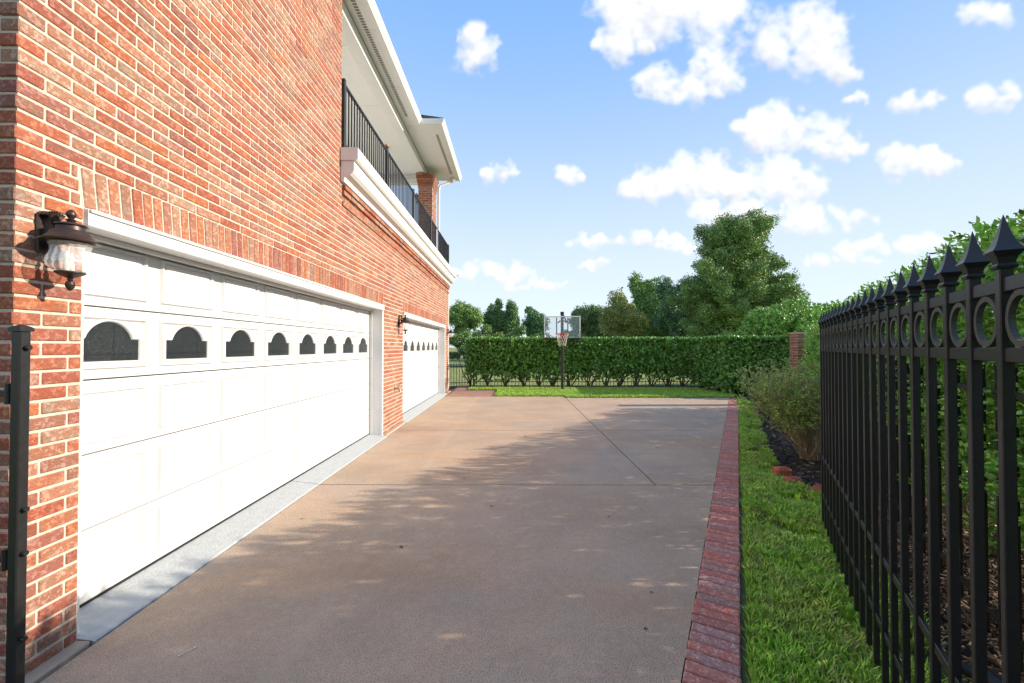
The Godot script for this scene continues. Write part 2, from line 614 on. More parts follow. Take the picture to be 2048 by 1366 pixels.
func ground() -> void:
	var mb := MB.new()
	mb.quad(P(-400, -0.06, -60), P(400, -0.06, -60), P(400, -0.06, 600), P(-400, -0.06, 600), Color.WHITE)
	struct("ground", mb.commit(), M.fairway)
	flat("soil", [Vector2(-2.7, -4), Vector2(9, -4), Vector2(12.5, 17.6), Vector2(-2.7, 17.6)], -0.045, M.soil)
	# drive in five slabs with open joints
	var dv := Node3D.new()
	dv.name = "driveway"
	add_child(dv)
	dv.set_meta("kind", "structure")
	var left := func(_d): return -2.262
	var mid_l := func(_d): return 1.647
	var mid_r := func(_d): return 1.663
	var right := func(d): return edge_in(d) - 0.004
	slab(dv, -4.0, 4.793, left, right)
	slab(dv, 4.809, 7.943, left, mid_l)
	slab(dv, 4.809, 7.943, mid_r, right)
	slab(dv, 7.959, 13.4, left, mid_l)
	slab(dv, 7.959, 13.05, mid_r, right)
	# grey painted sill under the doors
	var sl := MB.new()
	for a in [[1.93, 4.79], [4.80, 7.41], [8.757, 14.2]]:
		sl.extrude([Vector2(-2.69, -0.05), Vector2(-2.275, -0.05), Vector2(-2.275, 0.004), Vector2(-2.285, 0.010), Vector2(-2.58, 0.044), Vector2(-2.69, 0.044)], a[0] + (0.31 if a[0] < 2.0 else 0.0), a[1])
	struct("door_sill", sl.commit(), M.sill)
	var ft := MB.new()
	ft.box(P(-2.40, -0.05, 1.80), P(-2.285, 0.018, 2.235), Color.WHITE, 0.01)
	ft.box(P(-2.40, -0.05, 7.415), P(-2.285, 0.03, 8.752), Color.WHITE, 0.01)
	ft.box(P(-2.40, -0.05, 14.205), P(-2.285, 0.02, 15.0), Color.WHITE, 0.01)
	var fm: StandardMaterial3D = mat(0.40, 0.31, 0.23, 0.9)
	struct("wall_footing", ft.commit(), fm)
	# brick edging on the right of the drive, bricks laid across
	var bd := Node3D.new()
	bd.name = "brick_edging"
	add_child(bd)
	bd.set_meta("kind", "structure")
	var bed := MB.new()
	var dir := Vector3(0.4792, 0, -0.8777)
	var out := Vector3(0.8777, 0, 0.4792)
	var a0 := P(0.546 * 1.0, 0, 1.0)
	var run := 13.6
	var wide := 0.246
	var mid := a0 + dir * run * 0.5 - out * wide * 0.5
	var bas := Basis(out, Vector3.UP, -dir)
	bed.bbox(Transform3D(bas, mid + Vector3(0, -0.033, 0)), Vector3(wide, 0.05, run), 0.0, Color.WHITE)
	obj("mortar_bed", bed.commit(), M.mortar, bd)
	var tones := [Color(0.62, 0.30, 0.26), Color(0.66, 0.30, 0.24), Color(0.56, 0.29, 0.27), Color(0.70, 0.36, 0.30), Color(0.54, 0.35, 0.33), Color(0.62, 0.26, 0.22)]
	var k := 0
	var s := 0.0
	while s < run - 0.08:
		var pw := rng.randf_range(0.070, 0.076)
		var b := MB.new()
		b.bbox(Transform3D.IDENTITY, Vector3(wide + rng.randf_range(-0.006, 0.008), 0.06, pw), 0.007, tones[rng.randi() % tones.size()] * rng.randf_range(0.85, 1.15))
		var o := obj("brick", b.commit(), M.paver, bd)
		o.transform = Transform3D(bas.rotated(Vector3.UP, rng.randf_range(-0.02, 0.02)).rotated(dir, rng.randf_range(-0.015, 0.03)), a0 + dir * (s + pw * 0.5) - out * (wide * 0.5 + rng.randf_range(-0.004, 0.004)) + Vector3(0, -0.024 + rng.randf_range(-0.002, 0.003), 0))
		s += pw + 0.010
		k += 1
	# small brick walk from the drive to the side gate
	var pv := Node3D.new()
	pv.name = "brick_path"
	add_child(pv)
	pv.set_meta("kind", "structure")
	var row := 0
	var d := 13.42
	while d < 17.2:
		var x := -2.28 + (0.1 if row % 2 else 0.0)
		var xr := -0.62 if d < 15.3 else -1.75
		while x + 0.2 < xr:
			var b := MB.new()
			b.bbox(Transform3D.IDENTITY, Vector3(0.198, 0.05, 0.096), 0.005, Color(0.46, 0.30, 0.23) * rng.randf_range(0.85, 1.15))
			obj("brick", b.commit(), M.paver, pv, P(x + 0.1, -0.022 + rng.randf_range(-0.002, 0.002), d + 0.05))
			x += 0.206
		d += 0.104
		row += 1
	# lawn beds
	flat("side_lawn", [Vector2(0.56, 0.6), Vector2(1.5, 0.6), Vector2(3.35, 4.3), Vector2(3.26, 5.1), Vector2(3.95, 6.4), Vector2(5.05, 8.46), Vector2(6.6, 11.4), Vector2(7.3, 13.1), Vector2(7.16, 13.1), Vector2(0.56, 1.02)], -0.022, M.turf_soil)
	flat("back_lawn", [Vector2(-0.58, 13.43), Vector2(1.7, 13.43), Vector2(1.7, 13.08), Vector2(6.8, 13.08), Vector2(7.4, 13.6), Vector2(7.2, 16.1), Vector2(-1.7, 16.3), Vector2(-1.7, 15.35), Vector2(-0.58, 15.3)], -0.018, M.turf_soil)
	flat("mulch_bed", [Vector2(3.30, 5.1), Vector2(4.0, 4.4), Vector2(12.4, 14.5), Vector2(12.4, 17.5), Vector2(-1.7, 17.5), Vector2(-1.7, 16.3), Vector2(7.2, 16.1), Vector2(7.4, 13.6), Vector2(6.6, 11.4), Vector2(5.05, 8.46), Vector2(3.95, 6.4)], -0.012, M.mulch)

# ---------------------------------------------------------------- the house
const TONES := [[0.46, 0.20, 0.13], [0.43, 0.165, 0.10], [0.48, 0.24, 0.15], [0.38, 0.16, 0.12], [0.47, 0.29, 0.21], [0.42, 0.29, 0.22], [0.36, 0.18, 0.15], [0.50, 0.21, 0.11], [0.45, 0.24, 0.16], [0.41, 0.15, 0.095], [0.46, 0.26, 0.18], [0.39, 0.23, 0.18], [0.47, 0.33, 0.25], [0.40, 0.28, 0.22]]

func tone() -> Color:
	var t: Array = TONES[rng.randi() % TONES.size()]
	var g := rng.randf_range(0.80, 1.0)
	return Color(minf(t[0] * g, 1.0), t[1] * g, t[2] * g)

func take(xf: Transform3D, size: Vector3, list: Array) -> void:
	list.append([xf, size, tone()])

func cut(a: float, b: float, holes: Array) -> Array:
	var r := [[a, b]]
	for h in holes:
		var q := []
		for i in r:
			if h[1] <= i[0] or h[0] >= i[1]:
				q.append(i)
				continue
			if h[0] > i[0]:
				q.append([i[0], h[0] - 0.006])
			if h[1] < i[1]:
				q.append([h[1] + 0.006, i[1]])
		r = q
	return r

func brickwork(list: Array, u0: float, u1: float, k0: int, k1: int, holes_at: Callable, place: Callable, proud_at: Callable) -> void:
	for k in range(k0, k1):
		var y := k * C + C * 0.5
		var iv := cut(u0, u1, holes_at.call(y))
		var u := u0 - (L * 0.5 if k % 2 else 0.0)
		while u < u1:
			for i in iv:
				var a := maxf(u + 0.0055, i[0])
				var b := minf(u + L - 0.0055, i[1])
				if b - a > 0.028:
					place.call(list, (a + b) * 0.5, y, b - a, proud_at.call(k))
			u += L

func wall_place(list: Array, u: float, y: float, ln: float, proud: float) -> void:
	var tilt := Basis(Vector3.RIGHT, rng.randf_range(-0.004, 0.004))
	take(Transform3D(tilt, P(WX - 0.045 + proud + rng.randf_range(-0.002, 0.002), y, u)), Vector3(0.09, C - 0.0132 + rng.randf_range(-0.002, 0.001), ln), list)

func front_place(list: Array, u: float, y: float, ln: float, _proud: float) -> void:
	take(Transform3D(Basis.IDENTITY, P(WX - u, y, 1.92 + 0.045)), Vector3(ln, C - 0.0132, 0.09), list)

func jack_arch(list: Array, d0: float, d1: float) -> void:
	var n := int(round((d1 - d0) / C))
	for i in n:
		var a := lerpf(d0, d1, float(i) / n) + 0.005
		var b := lerpf(d0, d1, float(i + 1) / n) - 0.005
		var mid := (a + b) * 0.5
		var t := (mid - (d0 + d1) * 0.5) / ((d1 - d0) * 0.5)
		var tilt := t * 0.115
		take(Transform3D(Basis(Vector3.RIGHT, -tilt), P(WX - 0.044 + rng.randf_range(-0.002, 0.002), 2.368 + 0.113, mid + t * 0.013)), Vector3(0.09, 0.213, b - a), list)

func arch_outline(e: float) -> Array:
	# glazing of one door panel: a low rectangle with an arched head, grown by e
	var hw := 0.205 + e
	var sh := 0.138 + e * 0.9
	var r := 0.160 + e
	var yc := 0.090
	var a0 := asin(clampf((sh - yc) / r, -1.0, 1.0))
	var pts := [Vector2(-hw, -e), Vector2(hw, -e), Vector2(hw, sh)]
	for i in 17:
		var a := lerpf(a0, PI - a0, i / 16.0)
		pts.append(Vector2(cos(a) * r, yc + sin(a) * r))
	pts.append(Vector2(-hw, sh))
	return pts

func garage_door(h: Node3D, base: Vector3, d0: float, d1: float) -> void:
	var x := -2.59
	var n := 8
	var sec := 0.453
	var door := MB.new()
	for s in 5:
		door.box(P(x - 0.05, 0.047 + s * sec + (0.012 if s == 0 else 0.0), d0), P(x, 0.047 + (s + 1) * sec - 0.009, d1), Color.WHITE, 0.004)
	var dr := obj("garage_door", door.commit(), M.door_white, h, -base)
	dr.set_meta("label", "white raised panel garage door with a row of arched windows")
	var seal := MB.new()
	seal.box(P(x - 0.04, 0.044, d0), P(x + 0.004, 0.058, d1))
	obj("bottom_seal", seal.commit(), M.rubber, dr)
	var pitch := (d1 - d0) / n
	var pm := MB.new()
	var hy := sec * 0.5 - 0.06
	var hz := pitch * 0.5 - 0.055
	# one raised panel: a bead, a valley and a field
	var rim := [[hz, hy, 0.0], [hz - 0.010, hy - 0.010, 0.020], [hz - 0.018, hy - 0.018, 0.020], [hz - 0.031, hy - 0.031, 0.001], [hz - 0.040, hy - 0.040, 0.001], [hz - 0.046, hy - 0.046, 0.010], [hz - 0.09, hy - 0.075, 0.017]]
	for i in rim.size() - 1:
		var p: Array = rim[i]
		var q: Array = rim[i + 1]
		for e in [[-1, -1, 1, -1], [1, -1, 1, 1], [1, 1, -1, 1], [-1, 1, -1, -1]]:
			var nn := [Vector3(p[2], e[1] * p[1], e[0] * p[0]), Vector3(p[2], e[3] * p[1], e[2] * p[0]), Vector3(q[2], e[3] * q[1], e[2] * q[0]), Vector3(q[2], e[1] * q[1], e[0] * q[0])]
			pm.quad_o(nn[0], nn[1], nn[2], nn[3], Color.WHITE, nn[0] - Vector3(10, 0, 0))
	var z: Array = rim[-1]
	pm.quad_o(Vector3(z[2], -z[1], -z[0]), Vector3(z[2], -z[1], z[0]), Vector3(z[2], z[1], z[0]), Vector3(z[2], z[1], -z[0]), Color.WHITE, Vector3(-10, 0, 0))
	var panel := pm.commit()
	# glazing and its moulded surround
	var inn := arch_outline(0.0)
	var ou := arch_outline(0.02)
	var pn := MB.new()
	var tr := Geometry2D.triangulate_polygon(PackedVector2Array(inn))
	for i in range(0, tr.size(), 3):
		pn.tri_o(Vector3(0, inn[tr[i]].y, -inn[tr[i]].x), Vector3(0, inn[tr[i + 1]].y, -inn[tr[i + 1]].x), Vector3(0, inn[tr[i + 2]].y, -inn[tr[i + 2]].x), Color.WHITE, Vector3(-10, 0, 0))
	var pane := pn.commit()
	var fr := MB.new()
	for i in inn.size():
		var a: Vector2 = inn[i]
		var b: Vector2 = inn[(i + 1) % inn.size()]
		var c: Vector2 = ou[i]
		var e: Vector2 = ou[(i + 1) % ou.size()]
		var m1 := a.lerp(c, 0.35)
		var m2 := b.lerp(e, 0.35)
		fr.quad_o(Vector3(0, a.y, -a.x), Vector3(0, b.y, -b.x), Vector3(0.012, m2.y, -m2.x), Vector3(0.012, m1.y, -m1.x), Color.WHITE, Vector3(-1, a.y, -a.x))
		fr.quad_o(Vector3(0.012, m1.y, -m1.x), Vector3(0.012, m2.y, -m2.x), Vector3(0.0, e.y, -e.x), Vector3(0.0, c.y, -c.x), Color.WHITE, Vector3(-1, a.y, -a.x))
	# bead round the whole light
	var rr := [[hz, hy, 0.0], [hz - 0.010, hy - 0.010, 0.020], [hz - 0.022, hy - 0.022, 0.0]]
	for i in 2:
		var p: Array = rr[i]
		var q: Array = rr[i + 1]
		for e in [[-1, -1, 1, -1], [1, -1, 1, 1], [1, 1, -1, 1], [-1, 1, -1, -1]]:
			var nn := [Vector3(p[2], e[1] * p[1] + 0.115, e[0] * p[0]), Vector3(p[2], e[3] * p[1] + 0.115, e[2] * p[0]), Vector3(q[2], e[3] * q[1] + 0.115, e[2] * q[0]), Vector3(q[2], e[1] * q[1] + 0.115, e[0] * q[0])]
			fr.quad_o(nn[0], nn[1], nn[2], nn[3], Color.WHITE, nn[0] - Vector3(10, 0, 0))
	var frame := fr.commit()
	for s in 5:
		for i in n:
			var cy := 0.047 + (s + 0.5) * sec - 0.004
			var cd := d0 + (i + 0.5) * pitch
			if s == 3:
				obj("pane", pane, M.pane, dr, P(x + 0.003, cy - 0.115, cd))
				obj("window_frame", frame, M.door_white, dr, P(x + 0.0015, cy - 0.115, cd))
			else:
				obj("panel", panel, M.door_white, dr, P(x + 0.0005, cy, cd))

func door_trim(h: Node3D, base: Vector3, d0: float, d1: float) -> void:
	var t := MB.new()
	t.box(P(-2.40, 2.272, d0 + 0.002), P(-2.338, 2.366, d1 - 0.002), Color.WHITE, 0.004)
	t.box(P(-2.345, 2.345, d0 + 0.004), P(-2.322, 2.364, d1 - 0.004), Color.WHITE, 0.004)
	t.box(P(-2.588, 2.285, d0 + 0.003), P(-2.402, 2.363, d1 - 0.003), Color.WHITE, 0.0)
	t.box(P(-2.568, 2.252, d0 + 0.05), P(-2.53, 2.284, d1 - 0.05), Color.WHITE, 0.004)
	obj("door_head", t.commit(), M.white, h, -base)
	for s in [0, 1]:
		var j := MB.new()
		var a := d0 + 0.002 if s == 0 else d1 - 0.046
		if s == 1:
			j.box(P(-2.40, 0.013, a), P(-2.352, 2.2715, a + 0.044), Color.WHITE, 0.004)
		j.box(P(-2.64, 0.013, a + 0.002), P(-2.402, 2.284, a + 0.042), Color.WHITE, 0.0)
		var b := a + 0.044 if s == 0 else a - 0.012
		j.box(P(-2.568, 0.014, b), P(-2.53, 2.25, b + 0.012), Color.WHITE, 0.002)
		obj("door_jamb", j.commit(), M.white, h, -base)

func house() -> void:
	var base := P(-5.5, 0, 8.4)
	var h := thing("brick_house", "orange red brick house with white garage doors and an upper balcony", "house", base)
	# mortar backing with the two openings
	var w := MB.new()
	var x0 := -2.66
	var x1 := WX - 0.006
	for b in [[1.93, 2.237, 0.0, 2.368], [7.41, 8.757, 0.0, 2.368], [14.12, 14.9, 0.0, 2.368], [1.93, 5.58, 2.368, 7.3], [5.58, 14.9, 2.368, 3.95]]:
		w.box(P(x0, b[2], b[0]), P(x1, b[3], b[1]))
	w.box(P(-9.0, 0, 1.926), P(x0, 7.3, 2.16))
	w.box(P(-9.0, 0, 14.66), P(x0, 3.95, 14.9))
	w.box(P(-9.0, 3.95, 5.34), P(x0, 7.3, 5.58))
	w.box(P(-9.2, 0, 1.926), P(-9.0, 7.3, 14.9))
	var wall := obj("brick_wall", w.commit(), M.mortar, h, -base)
	var list := []
	var door1 := [2.237, 7.41]
	var door2 := [8.757, 14.12]
	var holes := func(y: float) -> Array:
		var r := []
		if y < 2.368:
			r.append(door1); r.append(door2)
		elif y < 2.59:
			var f := 0.012 + (y - 2.368) * 0.10
			r.append([2.237 - f, 7.41 + f]); r.append([8.757 - f, 14.12 + f])
		if y > 3.88:
			r.append([5.58, 99.0])
		return r
	var proud := func(k: int) -> float:
		return 0.0
	brickwork(list, 1.92, 14.9, 0, 98, holes, wall_place, proud)
	# stepped courses under the balcony ledge
	for k in [[48, 0.018], [50, 0.036], [51, 0.05]]:
		var u := 5.60
		while u < 14.85:
			wall_place(list, minf(u + L * 0.5, 14.78), k[0] * C + C * 0.5, L - 0.011, k[1])
			u += L
	brickwork(list, 0.095, 1.2, 0, 98, func(_y): return [], front_place, proud)
	# corner returns: the ends of the wall bricks seen from the front are theirs already
	jack_arch(list, 2.237, 7.41)
	jack_arch(list, 8.757, 14.12)
	# the bricks that show largest are parts of their own, the rest are joined
	var order := []
	for i in list.size():
		var o: Vector3 = (list[i][0] as Transform3D).origin
		var d := -o.z
		var big: float = 1.0 / pow(d, 3.0)
		if o.x < WX - 0.08 or o.y > 1.5 + d * 0.86:
			big *= 0.001
		order.append([big, i])
	order.sort_custom(func(a, b): return a[0] > b[0])
	var rest := MB.new()
	for r in order.size():
		var b: Array = list[order[r][1]]
		if r < 300:
			var one := MB.new()
			one.bbox(Transform3D.IDENTITY, b[1], 0.0045, b[2])
			var o := obj("brick", one.commit(), M.brick, wall)
			o.transform = b[0]
		else:
			rest.bbox(b[0], b[1], 0.0045, b[2])
	var rs := obj("brickwork", rest.commit(), M.brick, wall)
	rs.set_meta("kind", "stuff")
	print("bricks ", list.size())
	# doors
	garage_door(h, base, 2.298, 7.345)
	garage_door(h, base, 8.818, 14.055)
	door_trim(h, base, 2.237, 7.41)
	door_trim(h, base, 8.757, 14.12)
	# balcony ledge
	var lg := MB.new()
	lg.extrude([Vector2(-2.356, 3.87), Vector2(-2.315, 3.87), Vector2(-2.30, 3.93), Vector2(-2.23, 3.955), Vector2(-2.19, 3.99), Vector2(-2.175, 4.02), Vector2(-2.175, 4.15)] + [Vector2(-2.356, 4.15)], 5.55, 15.0)
	lg.extrude([Vector2(-2.64, 4.152), Vector2(-2.135, 4.152), Vector2(-2.115, 4.172), Vector2(-2.115, 4.315), Vector2(-2.125, 4.325), Vector2(-2.64, 4.325)], 5.582, 15.03)
	lg.extrude([Vector2(-2.352, 4.152), Vector2(-2.135, 4.152), Vector2(-2.115, 4.172), Vector2(-2.115, 4.315), Vector2(-2.125, 4.325), Vector2(-2.352, 4.325)], 5.53, 5.5815)
	obj("balcony_ledge", lg.commit(), M.white, h, -base)
	var fl := MB.new()
	fl.box(P(-9.0, 3.955, 5.59), P(-2.65, 4.25, 14.9))
	obj("balcony_floor", fl.commit(), M.white, h, -base)
	var bw := MB.new()
	bw.box(P(-5.2, 4.26, 5.59), P(-5.0, 7.19, 14.0))
	obj("balcony_back_wall", bw.commit(), M.white, h, -base)
	# railing
	railing(h, base, 5.60, 12.55, [5.63, 7.56, 9.58, 11.6])
	railing(h, base, 12.75, 14.8, [14.78])
	# pillar of brick
	var pl := MB.new()
	pl.box(P(-2.944, 4.326, 12.606), P(-2.506, 6.99, 13.194))
	var pillar := obj("pillar", pl.commit(), M.mortar, h, -base)
	var pb := MB.new()
	for k in 36:
		var y := 4.326 + k * C + 0.035
		var g := 0.0 if k < 30 else (k - 29) * 0.012
		if y > 6.97:
			break
		var off := 0.0 if k % 2 else 0.11
		for f in [0, 1]:
			var x := -2.95 - g - off
			while x < -2.5 + g:
				var a := maxf(x, -2.95 - g)
				var b := minf(x + 0.22, -2.5 + g)
				if b - a > 0.03:
					var dd := 12.6 - g + 0.02 if f == 0 else 13.2 + g - 0.02
					pb.bbox(Transform3D(Basis.IDENTITY, P((a + b) * 0.5, y, dd)), Vector3(b - a - 0.011, C - 0.012, 0.04), 0.003, tone())
				x += 0.22
			var d := 12.6 - off + 0.045
			while d < 13.155:
				var a := maxf(d, 12.645)
				var b := minf(d + 0.22, 13.155)
				if b - a > 0.03:
					pb.bbox(Transform3D(Basis.IDENTITY, P((-2.52 + g) if f == 0 else (-2.93 - g), y, (a + b) * 0.5)), Vector3(0.04, C - 0.012, b - a - 0.011), 0.003, tone())
				d += 0.22
	var pbo := obj("brickwork", pb.commit(), M.brick, pillar)
	pbo.set_meta("kind", "stuff")
	# beam, ceiling panels, soffits with vents
	var be := MB.new()
	be.box(P(-3.0, 7.0, 5.6), P(-2.752, 7.216, 13.4), Color.WHITE, 0.004)
	be.box(P(-4.98, 6.93, 13.18), P(-3.002, 7.19, 13.4), Color.WHITE, 0.004)
	be.box(P(-4.98, 6.99, 13.12), P(-3.002, 7.05, 13.178), Color.WHITE, 0.004)
	obj("beam", be.commit(), M.white, h, -base)
	for i in 4:
		var cp := MB.new()
		cp.box(P(-4.99, 7.195, 5.6 + i * 1.9 + 0.004), P(-3.004, 7.215, 5.6 + (i + 1) * 1.9 - 0.004), Color.WHITE, 0.002)
		obj("ceiling_panel", cp.commit(), M.white, h, -base)
	for i in 3:
		var a := 5.6 + i * 1.567
		var sp := MB.new()
		sp.box(P(-2.749, 7.22, a + 0.003), P(-2.425, 7.235, a + 1.564), Color.WHITE, 0.002)
		obj("soffit_panel", sp.commit(), M.white, h, -base)
	for i in 2:
		var a := 10.31 + i * 1.7
		var sp := MB.new()
		sp.box(P(-2.749, 7.221, a), P(-1.86, 7.236, a + 1.694), Color.WHITE, 0.002)
		obj("soffit_panel", sp.commit(), M.white, h, -base)
	var vt := MB.new()
	var q := 5.7
	while q < 13.2:
		if q < 9.9 or q > 10.7:
			var vx := -2.6 if q < 10.2 else -2.02
			vt.box(P(vx - 0.035, 7.216, q), P(vx + 0.035, 7.22, q + 0.035), Color.WHITE)
		q += 0.06
	obj("soffit_vent", vt.commit(), M.vent, h, -base)
	# gutters
	var gt := MB.new()
	var prof := func(x: float) -> Array:
		return [Vector2(x - 0.12, 7.2), Vector2(x - 0.055, 7.2), Vector2(x - 0.04, 7.235), Vector2(x - 0.01, 7.27), Vector2(x - 0.01, 7.315), Vector2(x, 7.325), Vector2(x, 7.35), Vector2(x - 0.12, 7.35)]
	gt.extrude(prof.call(-2.30), 1.6, 10.3)
	gt.extrude(prof.call(-1.74), 10.18, 13.72)
	gt.box(P(-2.42, 7.205, 10.181), P(-1.862, 7.345, 10.30), Color.WHITE, 0.006)
	gt.box(P(-5.2, 7.205, 13.60), P(-1.862, 7.345, 13.715), Color.WHITE, 0.006)
	obj("gutter", gt.commit(), M.white, h, -base)
	# downspout beside the pillar
	var ds := MB.new()
	ds.tube([P(-2.0, 7.2, 13.45), P(-2.02, 7.08, 13.45), P(-2.40, 6.88, 13.32), P(-2.44, 6.75, 13.3), P(-2.44, 4.33, 13.3)], [0.04, 0.04, 0.04, 0.04, 0.04], 8)
	obj("downspout", ds.commit(), M.white, h, -base)
	var d2 := MB.new()
	d2.tube([P(-2.40, 3.84, 14.96), P(-2.40, 0.1, 14.96)], [0.04, 0.04], 8)
	obj("downspout", d2.commit(), M.white, h, -base)
	# roof
	var rf := MB.new()
	rf.extrude([Vector2(-2.34, 7.352), Vector2(-2.31, 7.365), Vector2(-2.32, 7.385), Vector2(-6.5, 9.12), Vector2(-6.5, 7.352)], 1.6, 13.7)
	rf.extrude([Vector2(-1.78, 7.352), Vector2(-1.75, 7.365), Vector2(-1.76, 7.38), Vector2(-2.33, 7.46), Vector2(-2.33, 7.352)], 10.22, 13.7)
	obj("roof", rf.commit(), M.shingle, h, -base)

func railing(h: Node3D, base: Vector3, a: float, b: float, posts: Array) -> void:
	var r := MB.new()
	r.box(P(-2.375, 5.24, a), P(-2.335, 5.27, b), Color.WHITE, 0.004)
	r.box(P(-2.370, 4.42, a), P(-2.340, 4.445, b), Color.WHITE, 0.003)
	var ro := obj("railing", r.commit(), M.iron, h, -base)
	var bal := MB.new()
	bal.box(Vector3(-0.008, 0, -0.008), Vector3(0.008, 0.795, 0.008), Color.WHITE)
	var bm := bal.commit()
	var d := a + 0.1
	while d < b - 0.03:
		obj("baluster", bm, M.iron, ro, P(-2.355, 4.445, d))
		d += 0.105
	var pm := MB.new()
	pm.box(Vector3(-0.025, 0, -0.025), Vector3(0.025, 1.0, 0.025), Color.WHITE, 0.003)
	var pmesh := pm.commit()
	for p in posts:
		obj("post", pmesh, M.iron, ro, P(-2.355, 4.325, p))
	if a < 6.0:
		var cp := MB.new()
		cp.lathe([Vector2(0.0, 0), Vector2(0.045, 0.0), Vector2(0.05, 0.02), Vector2(0.035, 0.045), Vector2(0, 0.06)], 12, Vector3.ZERO)
		obj("post_cap", cp.commit(), M.copper, ro, P(-2.355, 5.325, 7.56))

# ---------------------------------------------------------------- wall lanterns
func make_lantern(label: String, at: Vector3, turn := 0.0, scale_ := 1.0) -> void:
	# local axes: +x away from the wall, origin at the foot of the wall plate's lamp
	var t := thing("wall_lantern", label, "lantern", at, turn, "bronze wall lanterns")
	t.scale = Vector3.ONE * scale_
	var ax := 0.135
	var o := Vector3(ax, 0, 0)
	var cup := MB.new()
	cup.lathe([Vector2(0, 0), Vector2(0.008, 0.004), Vector2(0.016, 0.018), Vector2(0.020, 0.032), Vector2(0.016, 0.046), Vector2(0.008, 0.052), Vector2(0.014, 0.056), Vector2(0.008, 0.062), Vector2(0.024, 0.070), Vector2(0.050, 0.084), Vector2(0.058, 0.090), Vector2(0.056, 0.096), Vector2(0.0, 0.097)], 24, o)
	obj("lower_cup", cup.commit(), M.bronze, t)
	var gl := MB.new()
	gl.lathe([Vector2(0.048, 0.096), Vector2(0.068, 0.106), Vector2(0.082, 0.122), Vector2(0.088, 0.142), Vector2(0.085, 0.162), Vector2(0.076, 0.182), Vector2(0.071, 0.200), Vector2(0.072, 0.218), Vector2(0.079, 0.237)], 96, o, Color.WHITE, 16, 0.025)
	obj("glass_globe", gl.commit(), M.glass, t)
	var rf := MB.new()
	rf.lathe([Vector2(0.0, 0.239), Vector2(0.085, 0.238), Vector2(0.090, 0.246), Vector2(0.111, 0.243), Vector2(0.113, 0.250), Vector2(0.098, 0.258), Vector2(0.082, 0.276), Vector2(0.070, 0.297), Vector2(0.056, 0.303), Vector2(0.054, 0.322), Vector2(0.064, 0.326), Vector2(0.060, 0.334), Vector2(0.030, 0.342), Vector2(0.0, 0.343)], 32, o)
	obj("hood", rf.commit(), M.bronze, t)
	var fn := MB.new()
	fn.lathe([Vector2(0.024, 0.342), Vector2(0.014, 0.350), Vector2(0.021, 0.356), Vector2(0.010, 0.364), Vector2(0.014, 0.370), Vector2(0.021, 0.382), Vector2(0.019, 0.394), Vector2(0.010, 0.406), Vector2(0.0, 0.412)], 16, o)
	obj("finial", fn.commit(), M.bronze, t)
	var cd := MB.new()
	cd.lathe([Vector2(0.013, 0.097), Vector2(0.013, 0.150), Vector2(0.006, 0.152), Vector2(0.010, 0.165), Vector2(0.011, 0.178), Vector2(0.004, 0.200), Vector2(0.0, 0.206)], 12, o + Vector3(0.0, 0, 0.018))
	cd.lathe([Vector2(0.013, 0.097), Vector2(0.013, 0.140), Vector2(0.006, 0.142), Vector2(0.010, 0.155), Vector2(0.011, 0.168), Vector2(0.004, 0.190), Vector2(0.0, 0.196)], 12, o - Vector3(0.012, 0, 0.016))
	obj("candle_bulb", cd.commit(), M.bulb, t)
	var pl := MB.new()
	pl.bbox(Transform3D(Basis.IDENTITY, Vector3(0.008, 0.285, 0)), Vector3(0.016, 0.20, 0.085), 0.007, Color.WHITE)
	pl.lathe([Vector2(0.0, -0.012), Vector2(0.04, -0.008), Vector2(0.034, 0.004), Vector2(0.02, 0.014), Vector2(0, 0.016)], 16, Vector3(0.012, 0.385, 0))
	obj("wall_plate", pl.commit(), M.bronze, t)
	var ar := MB.new()
	ar.tube([Vector3(0.010, 0.23, 0), Vector3(0.035, 0.215, 0), Vector3(0.055, 0.235, 0), Vector3(0.050, 0.275, 0), Vector3(0.045, 0.315, 0), Vector3(0.060, 0.335, 0), Vector3(0.085, 0.327, 0)], [0.012, 0.013, 0.012, 0.011, 0.011, 0.010, 0.009], 10)
	obj("arm", ar.commit(), M.bronze, t)
	var fan := MB.new()
	for i in 7:
		var w := lerpf(-0.75, 0.75, i / 6.0)
		fan.tube([Vector3(0.050, 0.330, 0), Vector3(0.052 + absf(w) * 0.004, 0.372, sin(w) * 0.03), Vector3(0.066, 0.402 - absf(w) * 0.016, sin(w) * 0.052)], [0.008, 0.009, 0.004], 6)
	obj("leaf_fan", fan.commit(), M.bronze, t)

func lamps() -> void:
	make_lantern("bronze glass wall lantern on the brick house corner behind the gate post", P(WX, 1.883, 2.045))
	make_lantern("bronze wall lantern on the brick pier between the two garage doors", P(WX, 1.87, 8.42))
	make_lantern("bronze wall lantern at the far brick corner past the second door", P(WX, 1.87, 14.55))
	make_lantern("small dark lantern hung on the balcony's brick pillar", P(-2.952, 6.15, 12.95), PI, 0.9)

# ---------------------------------------------------------------- iron gate, posts, fences
func spear_mesh() -> ArrayMesh:
	var f := MB.new()
	var r := 1.2
	f.lathe([Vector2(0.0, 0), Vector2(0.019 * r, 0), Vector2(0.021 * r, 0.006), Vector2(0.016 * r, 0.012), Vector2(0.020 * r, 0.026), Vector2(0.031 * r, 0.040), Vector2(0.0225 * r, 0.052), Vector2(0.0150 * r, 0.070), Vector2(0.0088 * r, 0.092), Vector2(0.004 * r, 0.112), Vector2(0.0, 0.128)], 4, Vector3.ZERO, Color.WHITE, 0, 0.0, PI / 4, true)
	return f.commit()

